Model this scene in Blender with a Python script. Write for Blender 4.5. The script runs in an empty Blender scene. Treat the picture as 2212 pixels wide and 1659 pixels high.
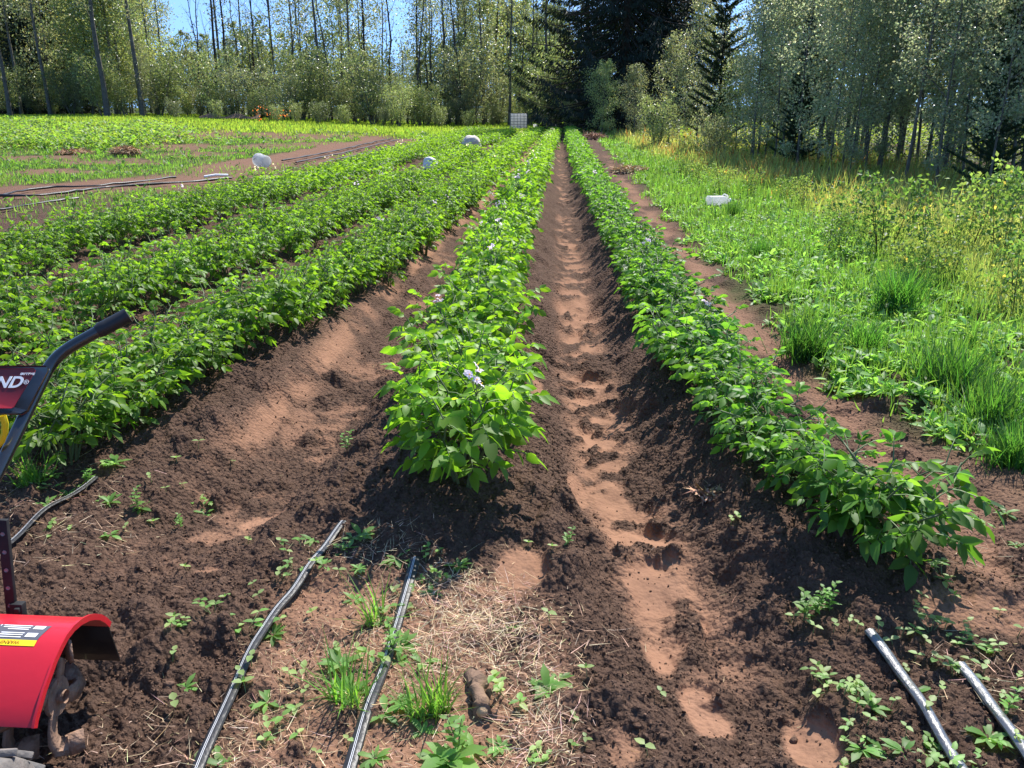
import bpy, math, random
import numpy as np
from mathutils import Vector, Matrix

# ---------------------------------------------------------------- camera, light, exposure
scene = bpy.context.scene
COL = scene.collection
F_PX, CX, CY, CAM_H = 1790.0, 1106.0, 829.5, 1.6      # the photograph measured on a 2212 x 1659 sheet
PITCH = math.atan((CY - 232.0) / F_PX)
cam_data = bpy.data.cameras.new('camera')
cam_data.sensor_width = 36.0
cam_data.lens = 36.0 * F_PX / 2212.0
cam_data.clip_start = 0.05
cam_data.clip_end = 6000.0
cam = bpy.data.objects.new('camera', cam_data)
COL.objects.link(cam)
cam.location = (0, 0, CAM_H)
cam.rotation_euler = (math.pi / 2 - PITCH, 0, 0)
scene.camera = cam

SUN_EL, SUN_AZ = math.radians(52), math.radians(27)   # azimuth measured from +y (view direction) towards +x
world = bpy.data.worlds.new('World')
scene.world = world
world.use_nodes = True
wn = world.node_tree
for n in list(wn.nodes):
    wn.nodes.remove(n)
sky = wn.nodes.new('ShaderNodeTexSky')
sky.sky_type = 'NISHITA'
sky.sun_disc = False
sky.sun_elevation = SUN_EL
sky.sun_rotation = SUN_AZ
sky.altitude = 900
sky.air_density = 1.0
sky.dust_density = 0.15
sky.ozone_density = 3.0
bg = wn.nodes.new('ShaderNodeBackground')
bg.inputs['Strength'].default_value = 0.15
wo = wn.nodes.new('ShaderNodeOutputWorld')
# look a little higher into the sky model than the true elevation: clear mountain air stays blue down to the tree tops
sky_co = wn.nodes.new('ShaderNodeTexCoord'); sky_mp = wn.nodes.new('ShaderNodeMapping'); sky_hs = wn.nodes.new('ShaderNodeHueSaturation')
sky_mp.inputs['Location'].default_value = (0, 0, .28); sky_mp.inputs['Scale'].default_value = (1, 1, .8)
sky_hs.inputs['Saturation'].default_value = 1.08
wn.links.new(sky_co.outputs['Generated'], sky_mp.inputs[0]); wn.links.new(sky_mp.outputs[0], sky.inputs[0])
wn.links.new(sky.outputs[0], sky_hs.inputs['Color']); wn.links.new(sky_hs.outputs[0], bg.inputs[0])
wn.links.new(bg.outputs[0], wo.inputs[0])
sun_data = bpy.data.lights.new('sun', 'SUN')
sun_data.energy = 4.2
sun_data.angle = math.radians(0.5)
sun_data.color = (1.0, 0.955, 0.88)
sun = bpy.data.objects.new('sun', sun_data)
COL.objects.link(sun)
to_sun = Vector((math.sin(SUN_AZ) * math.cos(SUN_EL), math.cos(SUN_AZ) * math.cos(SUN_EL), math.sin(SUN_EL)))
sun.rotation_euler = to_sun.to_track_quat('Z', 'Y').to_euler()
scene.view_settings.view_transform = 'Standard'
scene.view_settings.look = 'None'
scene.view_settings.exposure = 1.0
scene.view_settings.gamma = 1.0
scene.cycles.max_bounces = 6
scene.cycles.diffuse_bounces = 3
scene.cycles.glossy_bounces = 2
scene.cycles.transmission_bounces = 5
scene.cycles.transparent_max_bounces = 6
scene.cycles.use_denoising = True
scene.cycles.sample_clamp_indirect = 4.0
scene.render.film_transparent = False
rng = np.random.default_rng(7)
PI = math.pi

# ---------------------------------------------------------------- noise and terrain
def sstep(a, b, v):
    t = np.clip((np.asarray(v, float) - a) / (b - a), 0, 1)
    return t * t * (3 - 2 * t)

def _hash(ix, iy, seed):
    n = (ix.astype(np.int64) * 374761393 + iy.astype(np.int64) * 668265263 + seed * 2147483647) & 0xFFFFFFFF
    n = ((n ^ (n >> 13)) * 1274126177) & 0xFFFFFFFF
    n = (n ^ (n >> 16)) & 0xFFFF
    return n / 65535.0

def vnoise(x, y, seed=0):
    x = np.asarray(x, float); y = np.asarray(y, float)
    ix = np.floor(x); iy = np.floor(y)
    fx = x - ix; fy = y - iy
    fx = fx * fx * (3 - 2 * fx); fy = fy * fy * (3 - 2 * fy)
    a = _hash(ix, iy, seed); b = _hash(ix + 1, iy, seed)
    c = _hash(ix, iy + 1, seed); d = _hash(ix + 1, iy + 1, seed)
    return (a * (1 - fx) + b * fx) * (1 - fy) + (c * (1 - fx) + d * fx) * fy

def fbm(x, y, size, octv=3, seed=0):
    s = 0; a = 1.0; t = 0
    x = np.asarray(x, float) / size; y = np.asarray(y, float) / size
    for k in range(octv):
        s = s + a * (vnoise(x, y, seed + k * 17) - 0.5); t += a
        xr = x * 0.8 - y * 0.6; yr = x * 0.6 + y * 0.8
        x = xr * 2.03 + 3.1; y = yr * 2.03 + 1.7; a *= 0.5
    return 2 * s / t

def base_z(x, y):
    x = np.asarray(x, float); y = np.asarray(y, float)
    return (0.10 * sstep(5, 75, y) + 0.85 * sstep(0, 30, -x - 2) * sstep(12, 65, y)
            + 0.05 * fbm(x, y, 9.0, 2, 5) * sstep(9, 25, np.hypot(x, y)))

def ray_dir(px, py):
    v = (py - CY) / F_PX; u = (px - CX) / F_PX
    return np.array([u, math.cos(PITCH) - v * math.sin(PITCH), -(math.sin(PITCH) + v * math.cos(PITCH))])

def at_px(px, py, up=0.0):
    """where the line of sight through a point of the photograph meets the field (raised by up)"""
    d = ray_dir(px, py); z = 0.0
    for _ in range(25):
        t = (z + up - CAM_H) / d[2] if d[2] < -1e-4 else 90
        t = min(t, 110)
        x, y = d[0] * t, d[1] * t
        z = 0.5 * z + 0.5 * float(base_z(x, y))
    return x, y

def px_y(px, py, y):
    """point on the line of sight at forward distance y"""
    d = ray_dir(px, py); t = y / d[1]
    return Vector((d[0] * t, y, CAM_H + d[2] * t))

def x_at(px, y, z=0.0):
    dep = y * math.cos(PITCH) + (CAM_H - z) * math.sin(PITCH)
    return (px - CX) / F_PX * dep

class Line:
    """a centreline x(y) across the field from points seen in the photograph"""
    def __init__(s, pts, up=0.0, shift=0.0):
        w = sorted([at_px(a, b, up) for a, b in pts], key=lambda q: q[1])
        s.y = np.array([q[1] for q in w]); s.x = np.array([q[0] for q in w]) + shift
        n = np.linspace(s.y[0], s.y[-1], 60); v = np.interp(n, s.y, s.x)
        for _ in range(6):
            v[1:-1] = (v[:-2] + v[1:-1] * 2 + v[2:]) / 4
        s.y, s.x = n, v
    def __call__(s, y):
        y = np.asarray(y, float)
        m0 = (s.x[3] - s.x[0]) / (s.y[3] - s.y[0]); m1 = (s.x[-1] - s.x[-8]) / (s.y[-1] - s.y[-8])
        r = np.interp(y, s.y, s.x)
        return r + np.where(y < s.y[0], (y - s.y[0]) * m0, 0) + np.where(y > s.y[-1], (y - s.y[-1]) * m1, 0)

row_c = Line([(960, 900), (1010, 700), (1065, 560), (1115, 440), (1165, 340), (1193, 290)], .3)
row_r = Line([(1235, 290), (1290, 400), (1370, 530), (1430, 620), (1500, 760), (1600, 880), (1700, 960), (1880, 1090), (1960, 1140)], .3)
row_a = Line([(240, 840), (450, 740), (640, 620), (800, 530), (920, 450), (1030, 380), (1110, 320)], .3)
_ra = row_a
def row_a(y):
    return _ra(y) + .24 * sstep(4.2, 7, y) * (1 - .75 * sstep(13, 26, y))
row_b = Line([(50, 660), (300, 600), (520, 530), (680, 470), (830, 410), (930, 365), (1010, 325), (1070, 295)], .3)
row_d = Line([(0, 540), (200, 490), (400, 445), (600, 400), (760, 360), (880, 325), (970, 300), (1030, 282)], .3)
fur_r = Line([(1690, 1640), (1570, 1480), (1420, 1260), (1345, 1080), (1290, 900), (1260, 750), (1240, 600), (1225, 450), (1212, 330)])
fur_l = Line([(250, 1250), (430, 1110), (600, 1010), (700, 880), (800, 760), (905, 640), (1000, 520), (1080, 440), (1140, 360)])
path_l = Line([(1280, 300), (1345, 380), (1390, 440), (1450, 520), (1540, 600), (1620, 720), (1700, 820), (1850, 950), (2000, 1050), (2212, 1250)])
edge_g = Line([(2212, 740), (2000, 600), (1800, 490), (1700, 430), (1500, 370), (1400, 340), (1330, 300)])
edge_t = Line([(2212, 470), (1700, 390), (1400, 330), (1310, 290)])

BLOBS = [(*at_px(px, py), sx, sy, am) for px, py, sx, sy, am in (
    (1130, 1235, .10, .12, .9), (1060, 1290, .12, .08, .55), (1425, 1350, .09, .17, 1.0), (1400, 1200, .10, .22, 1.0), (1520, 1480, .08, .16, .8),
    (1755, 1570, .07, .14, .95), (560, 1090, .13, .09, .8), (450, 1230, .08, .05, .7), (1345, 1630, .06, .10, .6), (640, 890, .10, .30, .5), (480, 1120, .16, .10, .55),
    (1160, 850, .05, .16, .8), (1250, 1020, .05, .25, .75), (2100, 1330, .25, .12, .5), (900, 1430, .25, .2, .5))]

def furrow_masks(x, y):
    dr = x - fur_r(y); dl = x - fur_l(y)
    fr = np.exp(-(np.abs(dr) / .27) ** 3) * sstep(1.2, 2.4, y)
    fl = np.exp(-(np.abs(dl) / .30) ** 4) * sstep(2.2, 3.5, y)
    return fr, fl, dr, dl

def ground(x, y, detail=True):
    """height of the field and how hard-packed (0 loose .. 1 packed) it is"""
    x = np.asarray(x, float); y = np.asarray(y, float)
    z = base_z(x, y)
    far = 1 - sstep(48, 56, y)
    fr, fl, dr, dl = furrow_masks(x, y)
    wob = 1 + .25 * fbm(x, y, .7, 2, 61)
    rc = np.exp(-((x - row_c(y)) / (.30 * wob)) ** 2) * sstep(2.45, 3.1, y)
    rr = np.exp(-((x - row_r(y)) / (.28 * wob)) ** 2) * sstep(2.1, 2.9, y)
    ra = np.exp(-((x - row_a(y)) / .50) ** 4) * sstep(3.0, 3.8, y)
    rb = np.exp(-((x - row_b(y)) / .55) ** 2) * sstep(3.6, 4.8, y)
    rd = np.exp(-((x - row_d(y)) / .70) ** 2) * sstep(5.5, 7.5, y)
    z = z + far * (.15 * rc + .11 * rr + .10 * ra + .05 * rb + .05 * rd - .14 * fr - .13 * fl)
    pt = np.exp(-((x - path_l(y)) / .22) ** 2) * (1 - sstep(26, 32, y))
    z = z - .035 * pt
    # scalloped treads pressed into the furrow between the middle rows
    sc = fbm(x * 1.3, y * .8 + .35 * np.abs(dr), .20, 2, 23)
    z = z + fr * far * .045 * sc
    if not detail:
        return z
    near = 1 - sstep(5, 22, np.hypot(x, y)) * .65
    n1 = fbm(x, y, .45, 3, 3)
    patch = fbm(x, y * .75, .34, 3, 41)
    straw_zone = sstep(-.95, -.72, x + .12 * n1) * (1 - sstep(.05, .32, x + .2 * n1 + .10 * (y - 2))) * (1 - sstep(2.45, 2.7, y))
    fray = .5 * fbm(x, y, .07, 3, 43)
    tread = fbm(x * 1.1, y * 1.5 + .9 * np.abs(dr), .17, 2, 47)
    packed = np.exp(-(np.abs(dr - .05 * n1) / .17) ** 3) * sstep(1.9, 2.5, y) * sstep(-.42, .28, tread + .6 * patch + fray + .12 - .70 * sstep(6, 16, y))
    packed = np.maximum(packed, .8 * np.exp(-((dl + .27) / .09) ** 2) * sstep(3.3, 4.2, y) * sstep(-.5, .3, patch + fray + .15))
    packed = np.maximum(packed, fl * .5 * sstep(.0, .5, patch + fray - .05))
    for bx, by, sx, sy, am in BLOBS:
        d = ((x - bx) / sx) ** 2 + ((y - by) / sy) ** 2
        packed = np.maximum(packed, am * sstep(1.25, .35, d + .9 * n1 + .9 * fray))
    packed = np.maximum(packed, .60 * straw_zone * sstep(-.6, .5, patch + fray + .15))
    packed = np.maximum(packed, .55 * pt * sstep(-.4, .2, patch + .1))
    rgt = sstep(1.45, 1.75, x - .2 * (y - 2)) * (1 - sstep(3.2, 4.5, y))
    packed = np.maximum(packed, .42 * rgt * sstep(-.5, .2, patch + .1))
    packed = np.maximum(packed, .45 * sstep(12, 20, y) * sstep(-5.5, -7, x))
    loose = 1 - packed
    c1 = fbm(x, y, .085, 3, 71); c2 = fbm(x, y, .032, 3, 91)
    lump = np.maximum(c1, -.25) * .030 + np.maximum(c2, -.25) * .020
    big = np.maximum(fbm(x, y, .19, 2, 131) - .12, 0) * .12
    z = z + near * (loose * (lump + big * (1 - .6 * rc)) + .010 * n1 + packed * .0022 * c2 + loose * .012)
    c3 = fbm(x, y, .012, 2, 151)
    z = z + (1 - sstep(3.5, 6.5, np.hypot(x, y))) * loose * (np.maximum(c3, -.4) * .0085)
    # the clean cut left wall of the left furrow
    return z, packed, straw_zone, rc, rr, pt

def gz(x, y):
    return float(ground(np.array([x]), np.array([y]))[0][0])

# ---------------------------------------------------------------- mesh helpers
def new_mesh(name, V, T, col=None, mat=None, smooth=False):
    """V (n,3) floats, T: (m,3) or (m,4) ints"""
    V = np.asarray(V, np.float32); T = np.asarray(T, np.int32)
    me = bpy.data.meshes.new(name)
    k = T.shape[1] if len(T) else 3
    me.vertices.add(len(V)); me.vertices.foreach_set('co', V.ravel())
    me.loops.add(T.size); me.loops.foreach_set('vertex_index', T.ravel())
    me.polygons.add(len(T))
    me.polygons.foreach_set('loop_start', np.arange(0, T.size, k, dtype=np.int32))
    if smooth:
        me.polygons.foreach_set('use_smooth', np.ones(len(T), bool))
    me.update(calc_edges=True)
    if col is not None:
        c = np.ones((len(V), 4), np.float32); c[:, :3] = col
        at = me.attributes.new('col', 'FLOAT_COLOR', 'POINT')
        at.data.foreach_set('color', c.ravel())
    if mat is not None:
        me.materials.append(mat)
    return me

def obj(name, me, parent=None):
    o = bpy.data.objects.new(name, me)
    COL.objects.link(o)
    if parent is not None:
        o.parent = parent
    return o

def thing(name, label, cat, loc=(0, 0, 0), rotz=0.0, group=None, scale=1.0):
    o = bpy.data.objects.new(name, None)
    COL.objects.link(o)
    o.location = loc; o.rotation_euler = (0, 0, rotz); o.scale = (scale,) * 3 if isinstance(scale, (int, float)) else scale
    o.empty_display_size = .1
    return tag(o, label, cat, group)

def tag(o, label, cat, group=None, kind=None):
    if label: o['label'] = label
    if cat: o['category'] = cat
    if group: o['group'] = group
    if kind: o['kind'] = kind
    return o

class Geo:
    """collects triangles with a colour for each vertex"""
    def __init__(s): s.V = []; s.T = []; s.C = []; s.n = 0
    def add(s, V, T, c):
        V = np.asarray(V, float).reshape(-1, 3); T = np.asarray(T, int)
        if T.shape[1] == 4:
            T = np.concatenate([T[:, [0, 1, 2]], T[:, [0, 2, 3]]])
        c = np.asarray(c, float)
        if c.ndim == 1: c = np.broadcast_to(c, (len(V), 3))
        s.V.append(V); s.T.append(T + s.n); s.C.append(c); s.n += len(V)
    def arrays(s):
        return np.concatenate(s.V), np.concatenate(s.T), np.concatenate(s.C)
    def mesh(s, name, mat, smooth=False):
        V, T, C = s.arrays()
        return new_mesh(name, V, T, C, mat, smooth)

LEAF_HI = (np.array([(0, 0, 0), (.28, -.46, .10), (.3, 0, -.02), (.28, .46, .10), (.66, -.40, .07), (.68, 0, -.03), (.66, .40, .07), (1, 0, 0)]),
           np.array([(0, 1, 2), (0, 2, 3), (1, 4, 5), (1, 5, 2), (2, 5, 6), (2, 6, 3), (4, 7, 5), (5, 7, 6)]))
LEAF_LO = (np.array([(0, 0, 0), (.42, -.5, .10), (1, 0, 0), (.42, .5, .10)]), np.array([(0, 1, 2), (0, 2, 3)]))
LEAF_BLADE = (np.array([(0, -.5, 0), (0, .5, 0), (.5, -.45, 0), (.5, .45, 0), (1, 0, 0)]), np.array([(0, 2, 3), (0, 3, 1), (2, 4, 3)]))
LEAF_LONG = (np.array([(0, -.06, 0), (0, .06, 0), (.35, -.42, .08), (.35, 0, -.03), (.35, .42, .08), (.7, -.5, .06), (.72, 0, -.03), (.7, .5, .06), (1, 0, 0)]),
             np.array([(0, 2, 3), (0, 3, 1), (1, 3, 4), (2, 5, 6), (2, 6, 3), (3, 6, 7), (3, 7, 4), (5, 8, 6), (6, 8, 7)]))

def norm(a):
    return a / np.maximum(np.linalg.norm(a, axis=-1, keepdims=True), 1e-9)

def leaves(P, D, N, L, W, c, curl=.25, tpl=LEAF_LO, jit=.12, r=rng):
    """many leaves at once: base, direction, upper side, length, width"""
    P = np.asarray(P, float); n = len(P)
    D = norm(np.asarray(D, float)); N = np.asarray(N, float)
    N = norm(N - (N * D).sum(1, keepdims=True) * D); S = np.cross(N, D)
    L = np.broadcast_to(L, n)[:, None, None]; W = np.broadcast_to(W, n)[:, None, None]
    T, Fc = tpl
    u, s, w = T[:, 0][None, :, None], T[:, 1][None, :, None], T[:, 2][None, :, None]
    cu = np.broadcast_to(curl, n)[:, None, None]
    V = P[:, None] + D[:, None] * u * L + S[:, None] * s * W + N[:, None] * (w * W - cu * L * u * u)
    k = len(T)
    faces = (Fc[None] + (np.arange(n) * k)[:, None, None]).reshape(-1, 3)
    c = np.broadcast_to(np.asarray(c, float), (n, 3)) * (1 + jit * r.standard_normal((n, 1))) * (1 + .4 * jit * r.standard_normal((n, 3)))
    return V.reshape(-1, 3), faces, np.repeat(np.clip(c, .002, 1), k, axis=0)

def tube(P, R, c, sides=5):
    P = np.asarray(P, float); m = len(P); R = np.broadcast_to(R, m)
    T = norm(np.gradient(P, axis=0))
    ref = np.array([0, 0, 1.]) if abs(T[0, 2]) < .9 else np.array([1., 0, 0])
    A = norm(np.cross(T, ref)); B = np.cross(T, A)
    a = np.linspace(0, 2 * PI, sides, endpoint=False)
    V = P[:, None] + R[:, None, None] * (A[:, None] * np.cos(a)[None, :, None] + B[:, None] * np.sin(a)[None, :, None])
    V = np.concatenate([V.reshape(-1, 3), P[-1:] + T[-1:] * R[-1] * .12])
    F = []
    for i in range(m - 1):
        for j in range(sides):
            k = (j + 1) % sides
            F += [(i * sides + j, i * sides + k, (i + 1) * sides + k), (i * sides + j, (i + 1) * sides + k, (i + 1) * sides + j)]
    for j in range(sides):
        F.append(((m - 1) * sides + j, (m - 1) * sides + (j + 1) % sides, m * sides))
    return V, np.array(F), c

# ---------------------------------------------------------------- materials
def mat_new(name):
    m = bpy.data.materials.new(name); m.use_nodes = True
    nt = m.node_tree
    for n in list(nt.nodes): nt.nodes.remove(n)
    return m, nt

def N(nt, t, **kw):
    n = nt.nodes.new(t)
    for k, v in kw.items():
        setattr(n, k, v)
    return n

def leaf_mat(name, trans=.45, rough=.42, spec=.5, tint=(1.25, 1.15, .55)):
    m, nt = mat_new(name)
    a = N(nt, 'ShaderNodeAttribute', attribute_name='col')
    p = N(nt, 'ShaderNodeBsdfPrincipled'); p.inputs['Roughness'].default_value = rough
    p.inputs['Specular IOR Level'].default_value = spec
    t = N(nt, 'ShaderNodeBsdfTranslucent')
    mx = N(nt, 'ShaderNodeMix', data_type='RGBA', blend_type='MULTIPLY'); mx.inputs[0].default_value = 1
    mx.inputs[7].default_value = (*[v * 2.3 for v in tint], 1)
    oi = N(nt, 'ShaderNodeObjectInfo')
    hv = N(nt, 'ShaderNodeHueSaturation')
    mr = N(nt, 'ShaderNodeMapRange'); mr.inputs[3].default_value = .82; mr.inputs[4].default_value = 1.18
    nt.links.new(oi.outputs['Random'], mr.inputs[0]); nt.links.new(mr.outputs[0], hv.inputs['Value'])
    nt.links.new(a.outputs['Color'], hv.inputs['Color'])
    nt.links.new(hv.outputs[0], p.inputs['Base Color'])
    nt.links.new(hv.outputs[0], mx.inputs[6]); nt.links.new(mx.outputs[2], t.inputs[0])
    ms = N(nt, 'ShaderNodeMixShader'); ms.inputs[0].default_value = trans
    nt.links.new(p.outputs[0], ms.inputs[1]); nt.links.new(t.outputs[0], ms.inputs[2])
    o = N(nt, 'ShaderNodeOutputMaterial'); nt.links.new(ms.outputs[0], o.inputs[0])
    return m

def plain_mat(name, color, rough=.6, metal=0.0, spec=.5, noise=0.0, nscale=20, bump=0.0, bscale=80, col2=None, attr=False, coat=0.0):
    m, nt = mat_new(name)
    p = N(nt, 'ShaderNodeBsdfPrincipled')
    p.inputs['Base Color'].default_value = (*color, 1); p.inputs['Roughness'].default_value = rough
    p.inputs['Metallic'].default_value = metal; p.inputs['Specular IOR Level'].default_value = spec
    p.inputs['Coat Weight'].default_value = coat
    tc = N(nt, 'ShaderNodeTexCoord')
    src = None
    if attr:
        a = N(nt, 'ShaderNodeAttribute', attribute_name='col'); src = a.outputs['Color']
    if noise:
        nz = N(nt, 'ShaderNodeTexNoise'); nz.inputs['Scale'].default_value = nscale; nz.inputs['Detail'].default_value = 6
        nt.links.new(tc.outputs['Object'], nz.inputs['Vector'])
        r = N(nt, 'ShaderNodeMapRange'); r.inputs[1].default_value = .3; r.inputs[2].default_value = .7
        nt.links.new(nz.outputs[0], r.inputs[0])
        mx = N(nt, 'ShaderNodeMix', data_type='RGBA'); c2 = col2 or tuple(c * (1 - noise) for c in color)
        if src is not None:
            nt.links.new(src, mx.inputs[6])
            mm = N(nt, 'ShaderNodeMix', data_type='RGBA', blend_type='MULTIPLY'); mm.inputs[0].default_value = 1
            nt.links.new(src, mm.inputs[6]); mm.inputs[7].default_value = (1 - noise, 1 - noise, 1 - noise, 1)
            nt.links.new(mm.outputs[2], mx.inputs[7])
        else:
            mx.inputs[6].default_value = (*color, 1); mx.inputs[7].default_value = (*c2, 1)
        nt.links.new(r.outputs[0], mx.inputs[0]); src = mx.outputs[2]
    if src is not None:
        nt.links.new(src, p.inputs['Base Color'])
    if bump:
        b = N(nt, 'ShaderNodeBump'); b.inputs['Strength'].default_value = bump; b.inputs['Distance'].default_value = .01
        n2 = N(nt, 'ShaderNodeTexNoise'); n2.inputs['Scale'].default_value = bscale; n2.inputs['Detail'].default_value = 4
        nt.links.new(tc.outputs['Object'], n2.inputs['Vector'])
        nt.links.new(n2.outputs[0], b.inputs['Height']); nt.links.new(b.outputs[0], p.inputs['Normal'])
    o = N(nt, 'ShaderNodeOutputMaterial'); nt.links.new(p.outputs[0], o.inputs[0])
    return m

M_POT = leaf_mat('potato_leaf', .45, .50, .38)
M_WEED = leaf_mat('weed_leaf', .45, .5, .35)
M_GRASS = leaf_mat('grass_blade', .45, .5, .35, (1.25, 1.12, .6))
M_TREE = leaf_mat('tree_leaf', .36, .34, .6, (1.25, 1.18, .78))
M_THICKET = leaf_mat('aspen_leaf', .48, .32, .7, (1.15, 1.14, .90))
M_NEEDLE = leaf_mat('conifer_needle', .12, .6, .25)
M_STEM = plain_mat('green_stem', (.1, .16, .05), .6, attr=True)
M_BARK = plain_mat('bark', (.2, .18, .15), .9, spec=.2, noise=.5, nscale=6, attr=True, bump=.6, bscale=30)
M_FLOWER = leaf_mat('flower_petal', .4, .6, .3, (.8, .8, .8))
M_STRAW = plain_mat('straw', (.5, .4, .22), .7, attr=True, spec=.3)
M_CLOD = plain_mat('clod', (.1, .055, .037), .95, attr=True, spec=.1, noise=.35, nscale=60, bump=.8, bscale=160)

def soil_mat():
    m, nt = mat_new('soil')
    L = nt.links
    a = N(nt, 'ShaderNodeAttribute', attribute_name='col')
    sp = N(nt, 'ShaderNodeSeparateColor'); L.new(a.outputs['Color'], sp.inputs[0])
    tc = N(nt, 'ShaderNodeTexCoord')
    def noise(s, d=5, r=.55):
        n = N(nt, 'ShaderNodeTexNoise'); n.inputs['Scale'].default_value = s; n.inputs['Detail'].default_value = d
        n.inputs['Roughness'].default_value = r; L.new(tc.outputs['Object'], n.inputs['Vector']); return n.outputs[0]
    def ramp(src, lo, hi, c0, c1):
        r = N(nt, 'ShaderNodeMapRange'); r.inputs[1].default_value = lo; r.inputs[2].default_value = hi; L.new(src, r.inputs[0])
        x = N(nt, 'ShaderNodeMix', data_type='RGBA'); x.inputs[6].default_value = (*c0, 1); x.inputs[7].default_value = (*c1, 1)
        L.new(r.outputs[0], x.inputs[0]); return x.outputs[2]
    def mix(f, A, B):
        x = N(nt, 'ShaderNodeMix', data_type='RGBA'); L.new(f, x.inputs[0]); L.new(A, x.inputs[6]); L.new(B, x.inputs[7]); return x.outputs[2]
    n_a, n_b, n_c = noise(3.0), noise(55, 6, .7), noise(14, 4)
    loose = mix(n_b, ramp(n_a, .35, .65, (.054, .032, .022), (.084, .049, .034)), ramp(n_c, .35, .65, (.130, .079, .057), (.190, .118, .084)))
    packed = mix(n_b, ramp(n_a, .35, .65, (.27, .145, .090), (.20, .105, .065)), ramp(n_c, .4, .7, (.33, .18, .112), (.25, .135, .085)))
    green = mix(n_c, ramp(n_b, .35, .65, (.03, .045, .012), (.055, .085, .02)), ramp(n_a, .3, .7, (.10, .065, .04), (.045, .08, .02)))
    # packed mask broken up by fine noise
    ad = N(nt, 'ShaderNodeMath', operation='MULTIPLY_ADD'); L.new(n_b, ad.inputs[0]); ad.inputs[1].default_value = .7; L.new(sp.outputs[0], ad.inputs[2])
    rr = N(nt, 'ShaderNodeMapRange'); rr.inputs[1].default_value = .42; rr.inputs[2].default_value = 1.12; L.new(ad.outputs[0], rr.inputs[0])
    c = mix(rr.outputs[0], loose, packed)
    c = mix(sp.outputs[1], c, green)
    p = N(nt, 'ShaderNodeBsdfPrincipled'); p.inputs['Roughness'].default_value = .95; p.inputs['Specular IOR Level'].default_value = .12
    L.new(c, p.inputs['Base Color'])
    b1 = N(nt, 'ShaderNodeBump'); b1.inputs['Distance'].default_value = .012
    inv = N(nt, 'ShaderNodeMapRange'); inv.inputs[3].default_value = 1.0; inv.inputs[4].default_value = .18; L.new(sp.outputs[0], inv.inputs[0])
    L.new(inv.outputs[0], b1.inputs['Strength']); L.new(noise(110, 5, .65), b1.inputs['Height'])
    b2 = N(nt, 'ShaderNodeBump'); b2.inputs['Distance'].default_value = .02; b2.inputs['Strength'].default_value = .7
    vo = N(nt, 'ShaderNodeTexVoronoi', feature='F1'); vo.inputs['Scale'].default_value = 55
    L.new(tc.outputs['Object'], vo.inputs['Vector'])
    vm = N(nt, 'ShaderNodeMath', operation='MULTIPLY_ADD'); vm.inputs[1].default_value = -.8; L.new(vo.outputs['Distance'], vm.inputs[0]); L.new(noise(38, 3), vm.inputs[2])
    b2.inputs['Distance'].default_value = .022
    st2 = N(nt, 'ShaderNodeMath', operation='MULTIPLY'); st2.inputs[1].default_value = .9; L.new(inv.outputs[0], st2.inputs[0]); L.new(st2.outputs[0], b2.inputs['Strength'])
    L.new(vm.outputs[0], b2.inputs['Height']); L.new(b1.outputs[0], b2.inputs['Normal']); L.new(b2.outputs[0], p.inputs['Normal'])
    o = N(nt, 'ShaderNodeOutputMaterial'); L.new(p.outputs[0], o.inputs[0])
    return m

# ---------------------------------------------------------------- the ground sheet
BARE = [(*at_px(px, py), sx, sy) for px, py, sx, sy in ((460, 289, 2.6, 5), (550, 292, 2.6, 6), (655, 296, 2.4, 5), (730, 291, 2.5, 7), (790, 298, 1.6, 4), (390, 317, 1.8, 2.6),
    (560, 316, 2.2, 3), (450, 333, 1.6, 2), (250, 350, 1.8, 1.5), (120, 372, 1.8, 1.2), (680, 312, 1.6, 3), (30, 345, 1.8, 2))]
def bare_left(x, y):
    m = np.zeros(np.shape(x)); n = fbm(x, y, .8, 3, 501)
    for bx, by, sx, sy in BARE:
        m = np.maximum(m, sstep(1.3, .2, ((x - bx) / sx) ** 2 + ((y - by) / sy) ** 2 + 1.3 * n))
    return m

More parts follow.
